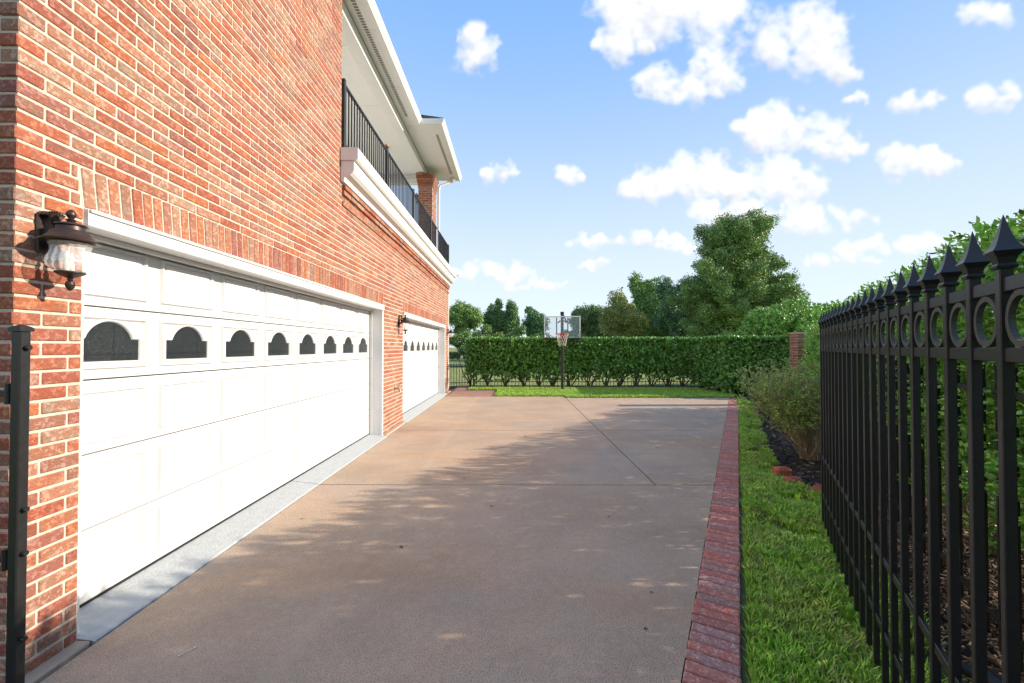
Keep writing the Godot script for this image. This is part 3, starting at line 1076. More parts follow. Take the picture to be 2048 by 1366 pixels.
func gates() -> void:
	var turn := acos(0.511)
	var g := thing("iron_gate", "black iron drive gate with spear tips and a row of rings, swung open", "gate", P(0.573 + 0.595 * 0.35, 0, 0.35), turn)
	var bar := MB.new()
	bar.box(Vector3(-0.0115, 0.035, -0.0115), Vector3(0.0115, 1.784, 0.0115), Color.WHITE, 0.002)
	var bm := bar.commit()
	var sp := spear_mesh()
	var rg := MB.new()
	for i in 28:
		var a := TAU * i / 28.0
		var b := TAU * (i + 1) / 28.0
		var ro := 0.063
		var ri := 0.050
		var z := 0.006
		var oa := Vector3(cos(a) * ro, sin(a) * ro, 0)
		var ob := Vector3(cos(b) * ro, sin(b) * ro, 0)
		var ia := Vector3(cos(a) * ri, sin(a) * ri, 0)
		var ib := Vector3(cos(b) * ri, sin(b) * ri, 0)
		var f := Vector3(0, 0, z)
		rg.quad_o(oa + f, ob + f, ib + f, ia + f, Color.WHITE, Vector3(0, 0, -1))
		rg.quad_o(oa - f, ob - f, ib - f, ia - f, Color.WHITE, Vector3(0, 0, 1))
		rg.quad_o(oa + f, ob + f, ob - f, oa - f, Color.WHITE, Vector3.ZERO)
		rg.quad_o(ia + f, ib + f, ib - f, ia - f, Color.WHITE, (ia + ib) * 1.0)
	var rm := rg.commit()
	var step := 0.16
	for i in 25:
		var x := 0.064 + i * step
		var p := obj("picket", bm, M.iron, g, Vector3(x, 0, 0))
		obj("finial", sp, M.iron, p, Vector3(0, 1.783, 0))
		if i < 24:
			obj("ring", rm, M.worn_iron, g, Vector3(x + step * 0.5, 1.664, 0))
	for y in [1.745, 1.583, 0.62, 0.28]:
		var rl := MB.new()
		rl.box(Vector3(0.0, y - 0.017, -0.006), Vector3(0.064 + 24 * step + 0.02, y + 0.017, 0.0095), Color.WHITE, 0.002)
		obj("rail", rl.commit(), M.iron, g)
	var am := MB.new()
	am.tube([Vector3(1.15, 0.60, 0.02), Vector3(1.12, 0.59, 0.10)], [0.018, 0.018], 10)
	am.tube([Vector3(1.14, 0.59, 0.09), Vector3(0.62, 0.50, 0.44)], [0.032, 0.036], 14)
	obj("opener_arm", am.commit(), M.rubber, g)
	# gate post beside the house
	var p := thing("gate_post", "square black steel gate post with a pointed cap before the brick corner", "post", P(-1.93, 0, 1.6))
	var pm := MB.new()
	pm.box(Vector3(-0.019, 0, -0.019), Vector3(0.019, 1.665, 0.019), Color.WHITE, 0.004)
	obj("shaft", pm.commit(), M.iron, p)
	var cm := MB.new()
	cm.lathe([Vector2(0, 0), Vector2(0.034, 0), Vector2(0.034, 0.014), Vector2(0.02, 0.022), Vector2(0.0, 0.028)], 4, Vector3(0, 1.663, 0), Color.WHITE, 0, 0.0, PI / 4, true)
	obj("cap", cm.commit(), M.iron, p)
	for y in [1.60, 0.97, 0.80, 0.47]:
		var bt := MB.new()
		bt.tube([Vector3(0.015, y, 0), Vector3(0.030, y, 0)], [0.008, 0.008], 8)
		bt.tube([Vector3(0.029, y, 0), Vector3(0.036, y, 0)], [0.012, 0.010], 6)
		obj("bolt", bt.commit(), M.iron, p)
	for y in [1.42, 0.78]:
		var hg := MB.new()
		hg.box(Vector3(-0.16, y - 0.012, -0.012), Vector3(-0.018, y + 0.012, 0.012), Color.WHITE, 0.002)
		hg.tube([Vector3(-0.035, y - 0.04, 0.008), Vector3(-0.035, y + 0.04, 0.008)], [0.012, 0.012], 8)
		obj("hinge", hg.commit(), M.iron, p)
	# plain iron fence buried in the hedge behind the gate
	var f2 := thing("iron_fence", "plain black picket fence standing inside the leafy side hedge", "fence", P(1.28 - 0.595 * 0.3, 0, -0.3), turn)
	fence(f2, 8.4, 1.5, 0.17)
	var f3 := thing("iron_fence", "low black picket fence running behind the clipped back hedge", "fence", P(-1.75, 0, 17.55), 0.0)
	fence(f3, 12.0, 0.95, 0.15)
	var f4 := thing("side_gate", "low black picket side gate between house corner and back hedge", "gate", P(-2.62, 0, 17.0), 0.0)
	fence(f4, 0.80, 0.95, 0.115)
	var pp := MB.new()
	pp.box(Vector3(0.80, 0, -0.04), Vector3(0.88, 1.02, 0.04), Color.WHITE, 0.004)
	obj("gate_post", pp.commit(), M.iron, f4)

func fence(t: Node3D, ln: float, high: float, step: float) -> void:
	for y in [high - 0.14, 0.14]:
		var r := MB.new()
		r.box(Vector3(0, y - 0.015, -0.012), Vector3(ln, y + 0.015, 0.012))
		obj("rail", r.commit(), M.iron, t)
	var b := MB.new()
	b.box(Vector3(-0.009, -0.02, -0.009), Vector3(0.009, high, 0.009))
	var bm := b.commit()
	var x := 0.03
	while x < ln:
		obj("picket", bm, M.iron, t, Vector3(x, 0, 0))
		x += step

# ---------------------------------------------------------------- basketball goal
func goal() -> void:
	var t := thing("basketball_goal", "basketball goal with clear backboard on a dark steel pole", "basketball hoop", P(1.83, -0.02, 15.4), -0.12)
	var pm := MB.new()
	pm.box(Vector3(-0.055, 0, -0.055), Vector3(0.055, 2.93, 0.055), Color.WHITE, 0.008)
	pm.box(Vector3(-0.07, 2.85, -0.07), Vector3(0.07, 2.96, 0.07), Color.WHITE, 0.006)
	obj("pole", pm.commit(), M.pole, t)
	var am := MB.new()
	for s in [-1.0, 1.0]:
		am.tube([Vector3(s * 0.08, 2.62, 0.0), Vector3(s * 0.14, 2.52, 0.62)], [0.025, 0.025], 8)
		am.tube([Vector3(s * 0.08, 2.12, 0.0), Vector3(s * 0.14, 2.06, 0.62)], [0.025, 0.025], 8)
		am.box(Vector3(s * 0.20 - 0.02, 1.95, 0.60), Vector3(s * 0.20 + 0.02, 2.70, 0.635))
	am.tube([Vector3(0.0, 2.93, -0.02), Vector3(0.16, 2.55, 0.5)], [0.03, 0.03], 8)
	obj("lift_arm", am.commit(), M.pole, t)
	var z := 0.65
	var bd := MB.new()
	bd.box(Vector3(-0.62, 1.96, z - 0.006), Vector3(0.62, 2.72, z + 0.006))
	obj("backboard", bd.commit(), M.board, t)
	var fr := MB.new()
	for s in [-1.0, 1.0]:
		fr.box(Vector3(s * 0.632 - 0.018, 1.93, z - 0.018), Vector3(s * 0.632 + 0.018, 2.752, z + 0.018), Color.WHITE, 0.004)
	fr.box(Vector3(-0.613, 2.716, z - 0.018), Vector3(0.613, 2.751, z + 0.018), Color.WHITE, 0.004)
	obj("board_frame", fr.commit(), M.white, t)
	var pd := MB.new()
	pd.box(Vector3(-0.68, 1.905, z - 0.03), Vector3(0.68, 1.965, z + 0.03), Color.WHITE, 0.01)
	for s in [-1.0, 1.0]:
		pd.box(Vector3(s * 0.667 - 0.016, 1.966, z - 0.028), Vector3(s * 0.667 + 0.016, 2.2, z + 0.028), Color.WHITE, 0.006)
	obj("edge_pad", pd.commit(), M.rubber, t)
	var rim := MB.new()
	var c := Vector3(0.0, 2.10, z + 0.36)
	var pts := []
	var rad := []
	for i in 33:
		var a := TAU * i / 32.0
		pts.append(c + Vector3(cos(a) * 0.23, 0, sin(a) * 0.23)); rad.append(0.011)
	rim.tube(pts, rad, 8, Color.WHITE, false)
	rim.box(Vector3(-0.09, 1.99, z + 0.01), Vector3(0.09, 2.13, z + 0.03))
	rim.box(Vector3(-0.06, 2.07, z + 0.03), Vector3(0.06, 2.10, z + 0.15))
	obj("rim", rim.commit(), M.red, t)
	var net := MB.new()
	for i in 12:
		for s in [-1.0, 1.0]:
			var q := []
			var rr := []
			for k in 6:
				var f := k / 5.0
				var a: float = TAU * i / 12.0 + s * f * 1.1
				var r := lerpf(0.225, 0.115, pow(f, 0.7))
				q.append(c + Vector3(cos(a) * r, -0.01 - f * 0.42, sin(a) * r)); rr.append(0.007)
			net.tube(q, rr, 4, Color.WHITE, false)
	obj("net", net.commit(), M.net, t)

# ---------------------------------------------------------------- plants
func sprig_mesh(n: int, ln: float, w: float, reach: float, sd: int) -> ArrayMesh:
	var r := RandomNumberGenerator.new()
	r.seed = sd
	var mb := MB.new()
	for i in n:
		var f := (i + 0.5) / n
		var at := Vector3(0, 0, reach * f)
		var a := i * 2.4 + r.randf() * 0.5
		var up := Basis(Vector3(0, 0, 1), a) * Basis(Vector3.RIGHT, r.randf_range(-1.15, -0.35))
		var g := r.randf_range(0.75, 1.2)
		mb.leaf(Transform3D(up, at), ln * r.randf_range(0.75, 1.2), w * r.randf_range(0.8, 1.15), r.randf_range(0.05, 0.22), Color(g, g, g))
	return mb.commit()

func clump_mesh(n: int, size: float, sd: int, flatten := 0.75) -> ArrayMesh:
	var r := RandomNumberGenerator.new()
	r.seed = sd
	var mb := MB.new()
	for i in n:
		var d := Vector3(r.randfn(), r.randfn() * flatten, r.randfn()).normalized() * pow(r.randf(), 0.45) * 0.5
		var b := Basis.from_euler(Vector3(r.randf() * TAU, r.randf() * TAU, r.randf() * TAU))
		var g := r.randf_range(0.7, 1.25)
		var s := size * r.randf_range(0.7, 1.3)
		var p := b * Vector3(s, 0, 0)
		var q := b * Vector3(0, 0, s * 0.55)
		mb.quad(d - p * 0.5, d - q * 0.5, d + p * 0.5, d + q * 0.5, Color(g, g, g))
	return mb.commit()

func facing(dir: Vector3, roll: float, s: float) -> Basis:
	var b := Basis.looking_at(-dir, Vector3.UP if absf(dir.y) < 0.95 else Vector3.RIGHT)
	return (b * Basis(Vector3(0, 0, 1), roll)).scaled(Vector3.ONE * s)

func leafy(base: Color, spread: float, yellow: float) -> Color:
	var g := rng.randf_range(1.0 - spread, 1.0 + spread) * 2.4
	var y := rng.randf() * yellow
	return Color(base.r * g + y * 0.10, base.g * g + y * 0.09, base.b * g + y * 0.008)

func along(s: float, c: float, y: float) -> Vector3:
	# side hedge axes: s along the gate's line, c across it to the right
	return P(0.859 * c + 0.511 * s, y, -0.511 * c + 0.859 * s)

func hedges() -> void:
	# side hedge behind the open gate
	var hz := FastNoiseLite.new()
	hz.seed = 5
	hz.frequency = 0.5
	hz.fractal_octaves = 3
	var o := along(5.5, 1.6, 0)
	var t := thing("side_hedge", "tall loose green privet hedge growing behind the open iron gate", "hedge", o)
	var xfs := []
	var cols := []
	for i in 37000:
		var s := rng.randf_range(-2.0, 13.6) if i % 9 else rng.randf_range(-0.5, 4.5)
		var top := 2.23 + hz.get_noise_1d(s * 2.0) * 0.14 - smoothstep(8.5, 12.0, s) * 0.22
		var c := 1.12 + pow(rng.randf(), 1.15) * 1.35
		var y := lerpf(0.30, top, pow(rng.randf(), 0.75))
		var f := hz.get_noise_2d(s * 3.0, y * 3.0) * 0.18
		if y < 0.75 and rng.randf() < 0.28:
			continue
		c += f + (0.10 if y < 0.8 else 0.0)
		var dir := Vector3(-0.859 + rng.randfn() * 0.5, 0.35 + rng.randfn() * 0.5 + (0.7 if y > top - 0.2 else 0.0), -0.511 + rng.randfn() * 0.6).normalized()
		if c > 1.7:
			dir = Vector3(0.859 + rng.randfn() * 0.5, 0.4 + rng.randfn() * 0.5, 0.4 + rng.randfn() * 0.6).normalized()
		xfs.append(Transform3D(facing(dir, rng.randf() * TAU, rng.randf_range(0.8, 1.25)), along(s, c, y) - o))
		cols.append(leafy(Color(0.085, 0.18, 0.026), 0.4, 0.5))
	multi("foliage", sprig_mesh(9, 0.042, 0.023, 0.11, 3), M.leaf, t, xfs, cols)
	# upright young shoots along its top, extra yellow painted in for sunlight there
	xfs = []
	cols = []
	for i in 420:
		var s := rng.randf_range(-1.8, 12.5)
		var top := 2.23 + hz.get_noise_1d(s * 2.0) * 0.14 - smoothstep(8.5, 12.0, s) * 0.22
		var dir := Vector3(-0.3 + rng.randfn() * 0.35, 1.0, rng.randfn() * 0.35).normalized()
		xfs.append(Transform3D(facing(dir, rng.randf() * TAU, rng.randf_range(0.45, 0.85)), along(s, rng.randf_range(1.12, 1.7), top - 0.10) - o))
		cols.append(leafy(Color(0.13, 0.21, 0.03), 0.25, 0.9))
	multi("young_shoots", sprig_mesh(11, 0.042, 0.022, 0.26, 9), M.leaf, t, xfs, cols)
	# the leaves that show largest, one by one
	var lm := []
	for k in 4:
		var g: Color = [Color(0.08, 0.19, 0.03), Color(0.12, 0.24, 0.04), Color(0.06, 0.15, 0.03), Color(0.17, 0.26, 0.05)][k]
		var mb := MB.new()
		mb.leaf(Transform3D.IDENTITY, 0.048, 0.026, 0.12, g)
		lm.append(mb.commit())
	for i in 300:
		var s := rng.randf_range(1.0, 3.6)
		var y := rng.randf_range(0.45, 2.4)
		var lf := obj("leaf", lm[rng.randi() % 4], M.leaf, t)
		var dir := Vector3(-0.7 + rng.randfn() * 0.5, rng.randfn() * 0.4 + 0.1, 0.3 + rng.randfn() * 0.5).normalized()
		lf.transform = Transform3D(facing(dir, rng.randf_range(-0.7, 0.7), rng.randf_range(0.8, 1.25)), along(s, 1.12 + rng.randf() * 0.16 + hz.get_noise_2d(s * 3.0, y * 3.0) * 0.18, y) - o)
	for i in 22:
		var s := -1.6 + i * 0.7 + rng.randf_range(-0.2, 0.2)
		var st := MB.new()
		for k in 4:
			var a := along(s, 1.55, -0.03) - o
			var b := along(s + rng.randfn() * 0.2, 1.5 + rng.randfn() * 0.2, 0.7) - o
			var c := along(s + rng.randfn() * 0.35, 1.45 + rng.randfn() * 0.25, 1.9) - o
			st.tube([a, b, c], [0.02, 0.015, 0.005], 6)
		obj("stem", st.commit(), M.bark, t)

	# clipped back hedge on its bare stems
	var bo := P(3.4, 0, 16.9)
	var b := thing("clipped_hedge", "long clipped dark green hedge on bare stems behind the basketball goal", "hedge", bo)
	xfs = []
	cols = []
	var leaf2 := sprig_mesh(7, 0.080, 0.050, 0.10, 14)
	for i in 19000:
		var x := rng.randf_range(-1.9, 9.2)
		var y := lerpf(0.22, 1.90, pow(rng.randf(), 0.62))
		var d := 16.55 + pow(rng.randf(), 1.6) * 0.95
		if rng.randf() < 0.12:
			y = 1.86 + rng.randfn() * 0.02
			d = rng.randf_range(16.55, 17.5)
		var thin: float = hz.get_noise_2d(x * 5.0, 9.0) * 0.25
		if y < 0.55 + thin and rng.randf() < 0.45:
			continue
		d += hz.get_noise_2d(x * 4.0, y * 4.0) * 0.22
		var dir := Vector3(rng.randfn() * 0.6, 0.3 + rng.randfn() * 0.4 + (0.9 if y > 1.8 else 0.0), 0.9 + rng.randfn() * 0.5).normalized()
		xfs.append(Transform3D(facing(dir, rng.randf() * TAU, rng.randf_range(0.8, 1.2)), P(x, y, d) - bo))
		cols.append(leafy(Color(0.066, 0.145, 0.030), 0.45, 0.30))
	multi("foliage", leaf2, M.glossy_leaf, b, xfs, cols)
	for i in 17:
		var x := -1.6 + i * 0.66 + rng.randf_range(-0.15, 0.15)
		var st := MB.new()
		for k in 6:
			var a := P(x + rng.randfn() * 0.05, -0.03, 17.0) - bo
			var w := rng.randfn() * 0.2
			st.tube([a, P(x + w, 0.5, 17.0 + rng.randfn() * 0.12) - bo, P(x + w * 1.9, 1.3, 17.0 + rng.randfn() * 0.2) - bo], [0.028, 0.02, 0.008], 6)
		obj("stem", st.commit(), M.bark, b)

	# the block of hedge that turns the corner
	var co := P(8.0, 0, 15.2)
	var cb := thing("corner_hedge", "square clipped dark hedge block where the back hedge turns the corner", "hedge", co)
	xfs = []
	cols = []
	for i in 11000:
		var x := 7.15 + pow(rng.randf(), 1.4) * 2.2
		var d := 13.85 + pow(rng.randf(), 1.5) * 2.8
		var y := lerpf(0.10, 1.86, pow(rng.randf(), 0.7))
		if rng.randf() < 0.15:
			y = 1.84 + rng.randfn() * 0.02
		x += hz.get_noise_2d(d * 4.0, y * 4.0) * 0.12
		var dir := Vector3(-0.5 + rng.randfn() * 0.6, 0.3 + rng.randfn() * 0.4 + (0.9 if y > 1.75 else 0.0), 0.6 + rng.randfn() * 0.6).normalized()
		xfs.append(Transform3D(facing(dir, rng.randf() * TAU, rng.randf_range(0.8, 1.2)), P(x, y, d) - co))
		cols.append(leafy(Color(0.060, 0.135, 0.028), 0.45, 0.30))
	multi("foliage", leaf2, M.glossy_leaf, cb, xfs, cols)
	var cs := MB.new()
	for k in 14:
		var a := P(7.5 + rng.randf() * 1.5, -0.03, 14.2 + rng.randf() * 2.0) - co
		cs.tube([a, a + Vector3(rng.randfn() * 0.15, 0.8, rng.randfn() * 0.15)], [0.025, 0.012], 6)
	obj("stems", cs.commit(), M.bark, cb)

	# loose twiggy shrub in the mulch
	var so := P(4.28, -0.02, 5.96)
	var sh := thing("twiggy_shrub", "loose twiggy shrub with fine bronze green leaves rising from black mulch", "shrub", so)
	var tw := MB.new()
	xfs = []
	cols = []
	for i in 90:
		var a := rng.randf() * TAU
		var lean := pow(rng.randf(), 0.6) * 0.72
		var top := Vector3(cos(a) * lean - 0.22, rng.randf_range(1.0, 1.46) - lean * 0.28, sin(a) * lean)
		var foot := Vector3(rng.randfn() * 0.06, 0, rng.randfn() * 0.06)
		var midp := foot.lerp(top, 0.5) + Vector3(rng.randfn() * 0.05, 0.06, rng.randfn() * 0.05)
		tw.tube([foot, midp, top], [0.007, 0.005, 0.002], 5)
		for k in 50:
			var f := lerpf(0.42, 1.03, pow(rng.randf(), 0.7))
			var p := (foot.lerp(midp, f * 2.0) if f < 0.5 else midp.lerp(top, f * 2.0 - 1.0)) + Vector3(rng.randfn(), rng.randfn(), rng.randfn()) * 0.055
			var dir := Vector3(rng.randfn(), rng.randfn() * 0.7 + 0.5, rng.randfn()).normalized()
			xfs.append(Transform3D(facing(dir, rng.randf() * TAU, rng.randf_range(0.7, 1.2)), p))
			var cc := leafy(Color(0.125, 0.175, 0.045), 0.35, 0.5)
			if rng.randf() < 0.13:
				cc = leafy(Color(0.15, 0.11, 0.05), 0.3, 0.1)
			cols.append(cc)
	obj("stems", tw.commit(), M.twig, sh)
	multi("foliage", sprig_mesh(7, 0.034, 0.012, 0.07, 31), M.leaf, sh, xfs, cols)

	# sunlit vine mass beyond the piers
	vine(P(11.0, 0, 16.6), 1.7, 3.3, "bright yellow green vine thicket rising past the brick piers")
	vine(P(13.6, 0, 17.2), 2.0, 3.4, "broad leafy thicket next to the vine thicket at the hedge's end")
	vine(P(11.6, 0, 13.9), 1.1, 2.6, "small rounded vine thicket between the side hedge and the brick piers")

	# two brick piers half hidden by leaves
	pier(P(8.02, 0, 11.5), 0.36, 2.03, "red brick garden pier with toothed edge standing in the side hedge")
	pier(P(8.98, 0, 14.3), 0.30, 1.83, "narrow brick garden pier behind the corner hedge block")

func vine(at: Vector3, r: float, high: float, label: String) -> void:
	var t := thing("vine_thicket", label, "bush", at, 0.0, "thickets beyond the side hedge")
	var xfs := []
	var cols := []
	for i in 5200:
		var d := Vector3(rng.randfn(), rng.randfn(), rng.randfn()).normalized() * pow(rng.randf(), 0.35)
		var p := Vector3(d.x * r, high * 0.52 + d.y * high * 0.5, d.z * r)
		p += Vector3(sin(p.y * 4.0 + p.z * 3.0), sin(p.x * 3.5), cos(p.y * 3.0 + p.x * 2.0)) * 0.14
		if p.y < 0.05:
			continue
		xfs.append(Transform3D(facing((d + Vector3(rng.randfn(), rng.randfn(), rng.randfn()) * 0.5).normalized(), rng.randf() * TAU, rng.randf_range(0.8, 1.4)), p))
		cols.append(leafy(Color(0.10, 0.19, 0.03), 0.3, 0.5))
	multi("foliage", sprig_mesh(8, 0.085, 0.05, 0.16, 41), M.leaf, t, xfs, cols)
	var st := MB.new()
	for k in 9:
		st.tube([Vector3(rng.randfn() * 0.15, -0.05, rng.randfn() * 0.15), Vector3(rng.randfn() * r * 0.4, high * 0.5, rng.randfn() * r * 0.4), Vector3(rng.randfn() * r * 0.5, high * 0.85, rng.randfn() * r * 0.5)], [0.04, 0.025, 0.008], 6)
	obj("stems", st.commit(), M.bark, t)

func pier(at: Vector3, w: float, high: float, label: String) -> void:
	var t := thing("brick_pier", label, "pier", at)
	var m := MB.new()
	m.box(Vector3(-w * 0.5 + 0.008, -0.03, -w * 0.5 + 0.008), Vector3(w * 0.5 - 0.008, high - 0.01, w * 0.5 - 0.008))
	obj("core", m.commit(), M.mortar, t)
	var k := 0
	var y := 0.0
	while y + C <= high + 0.001:
		var odd := k % 2 == 1
		for sx in [-1.0, 1.0]:
			for sz in [-1.0, 1.0]:
				var b := MB.new()
				var lx := w * 0.5 - 0.008
				b.bbox(Transform3D.IDENTITY, Vector3(lx + (0.02 if odd else 0.0), C - 0.012, lx + (0.0 if odd else 0.02)), 0.004, tone() * 0.9)
				obj("brick", b.commit(), M.brick, t, Vector3(sx * w * 0.25, y + C * 0.5, sz * w * 0.25))
		y += C
		k += 1

# ---------------------------------------------------------------- trees
func tree(called: String, label: String, at: Vector3, crowns: Array, col: Color, yellow: float, trunk_r: float, n: int, size: float, group := "trees across the fairway") -> void:
	var t := thing(called, label, "tree", at, 0.0, group)
	var tr := MB.new()
	var xfs := []
	var cols := []
	for cr in crowns:
		# cr: centre, radii of one main mass, made of many uneven lobes on limbs
		var c: Vector3 = cr[0]
		var r: Vector3 = cr[1]
		var lobes: int = cr[2]
		var fork := Vector3(c.x * 0.4, maxf(c.y - r.y * 0.75, 0.8), c.z * 0.4)
		tr.tube([Vector3(0, -0.1, 0), Vector3(c.x * 0.12, fork.y * 0.5, 0), fork, c + Vector3(0, r.y * 0.5, 0)], [trunk_r, trunk_r * 0.8, trunk_r * 0.6, trunk_r * 0.15], 8)
		for i in lobes:
			var d := Vector3(rng.randfn(), rng.randfn() * 0.9 + 0.1, rng.randfn()).normalized() * pow(rng.randf(), 0.55)
			var lc := c + d * r * rng.randf_range(0.70, 1.0)
			var lr := r * rng.randf_range(0.17, 0.42)
			tr.tube([fork.lerp(c, rng.randf()), (fork + lc) * 0.5 + Vector3(0, 0.3, 0), lc], [trunk_r * 0.35, trunk_r * 0.22, trunk_r * 0.06], 5)
			for k in int(n / float(lobes)):
				var q := Vector3(rng.randfn(), rng.randfn() * 0.85, rng.randfn()).normalized() * pow(rng.randf(), 0.4)
				var p := lc + q * lr
				if p.y < 0.3:
					continue
				xfs.append(Transform3D(Basis.from_euler(Vector3(rng.randf() * 0.8, rng.randf() * TAU, rng.randf() * 0.8)).scaled(Vector3.ONE * size * rng.randf_range(0.6, 1.3)), p))
				cols.append(leafy(col, 0.32, yellow))
	obj("trunk", tr.commit(), M.bark, t)
	multi("crown", M.clump, M.tree_leaf, t, xfs, cols)

func cypress(at: Vector3) -> void:
	var t := thing("bald_cypress", "tall feathery spreading conifer standing above the other trees", "tree", at)
	var tr := MB.new()
	var high := 13.4
	tr.tube([Vector3(0, -0.1, 0), Vector3(0.1, 4, 0), Vector3(0.0, 9, 0.1), Vector3(0.2, high - 0.8, 0)], [0.42, 0.32, 0.18, 0.04], 10)
	tr.tube([Vector3(0.1, 5, 0), Vector3(-1.2, 9, 0.3), Vector3(-1.7, 11.6, 0.3)], [0.2, 0.12, 0.03], 8)
	tr.tube([Vector3(0.1, 6, 0), Vector3(1.3, 9.5, -0.3), Vector3(1.6, 11.9, -0.3)], [0.18, 0.12, 0.03], 8)
	var xfs := []
	var cols := []
	var heads := [[Vector3(0, 0, 0), 3.0, high, 52, 1.0], [Vector3(0, 0, 0), 0.9, 6.5, 46, 0.98], [Vector3(-1.5, 0, 0.3), 6.5, 12.0, 22, 0.55], [Vector3(1.4, 0, -0.3), 7.0, 12.6, 22, 0.55]]
	for hd in heads:
		var n: int = hd[3]
		for i in n:
			var f := (i + rng.randf()) / n
			var y: float = lerpf(hd[1], hd[2], f)
			var a := i * 2.399 + rng.randf()
			# widest a third of the way up, uneven
			var full: float = 6.7 * pow(1.0 - y / 14.2, 0.45) * lerpf(0.72, 1.0, smoothstep(1.0, 4.5, y))
			var ln: float = maxf(0.5, full * (0.86 + 0.12 * sin(a * 3.0 + y * 0.9) + 0.12 * sin(a * 5.0 - y * 1.7)) * rng.randf_range(0.7, 1.12) * hd[4])
			var dir := Vector3(cos(a), 0.0, sin(a))
			var s: Vector3 = hd[0] + Vector3(0, y - ln * 0.12, 0)
			var e := s + dir * ln + Vector3(rng.randfn() * 0.3, ln * rng.randf_range(0.10, 0.55), rng.randfn() * 0.3)
			var mid := s.lerp(e, 0.5) - Vector3(0, ln * 0.03, 0)
			tr.tube([s, mid, e], [0.055, 0.035, 0.008], 5)
			var m := int(26.0 * ln) + 14
			for k in m:
				var g := lerpf(0.18, 1.04, pow(rng.randf(), 0.75))
				var p := s.lerp(mid, g * 2.0) if g < 0.5 else mid.lerp(e, g * 2.0 - 1.0)
				var w := 0.20 + 0.30 * (1.0 - g)
				p += Vector3(rng.randfn() * w * 1.2, rng.randfn() * w * 1.1 - 0.05, rng.randfn() * w * 1.2)
				xfs.append(Transform3D(Basis.from_euler(Vector3(rng.randfn() * 0.4, rng.randf() * TAU, rng.randfn() * 0.4)).scaled(Vector3.ONE * rng.randf_range(0.45, 0.9)), p))
				cols.append(leafy(Color(0.080, 0.135, 0.034), 0.4, 0.45))
	obj("trunk", tr.commit(), M.bark, t)
	multi("crown", M.fine_clump, M.tree_leaf, t, xfs, cols)

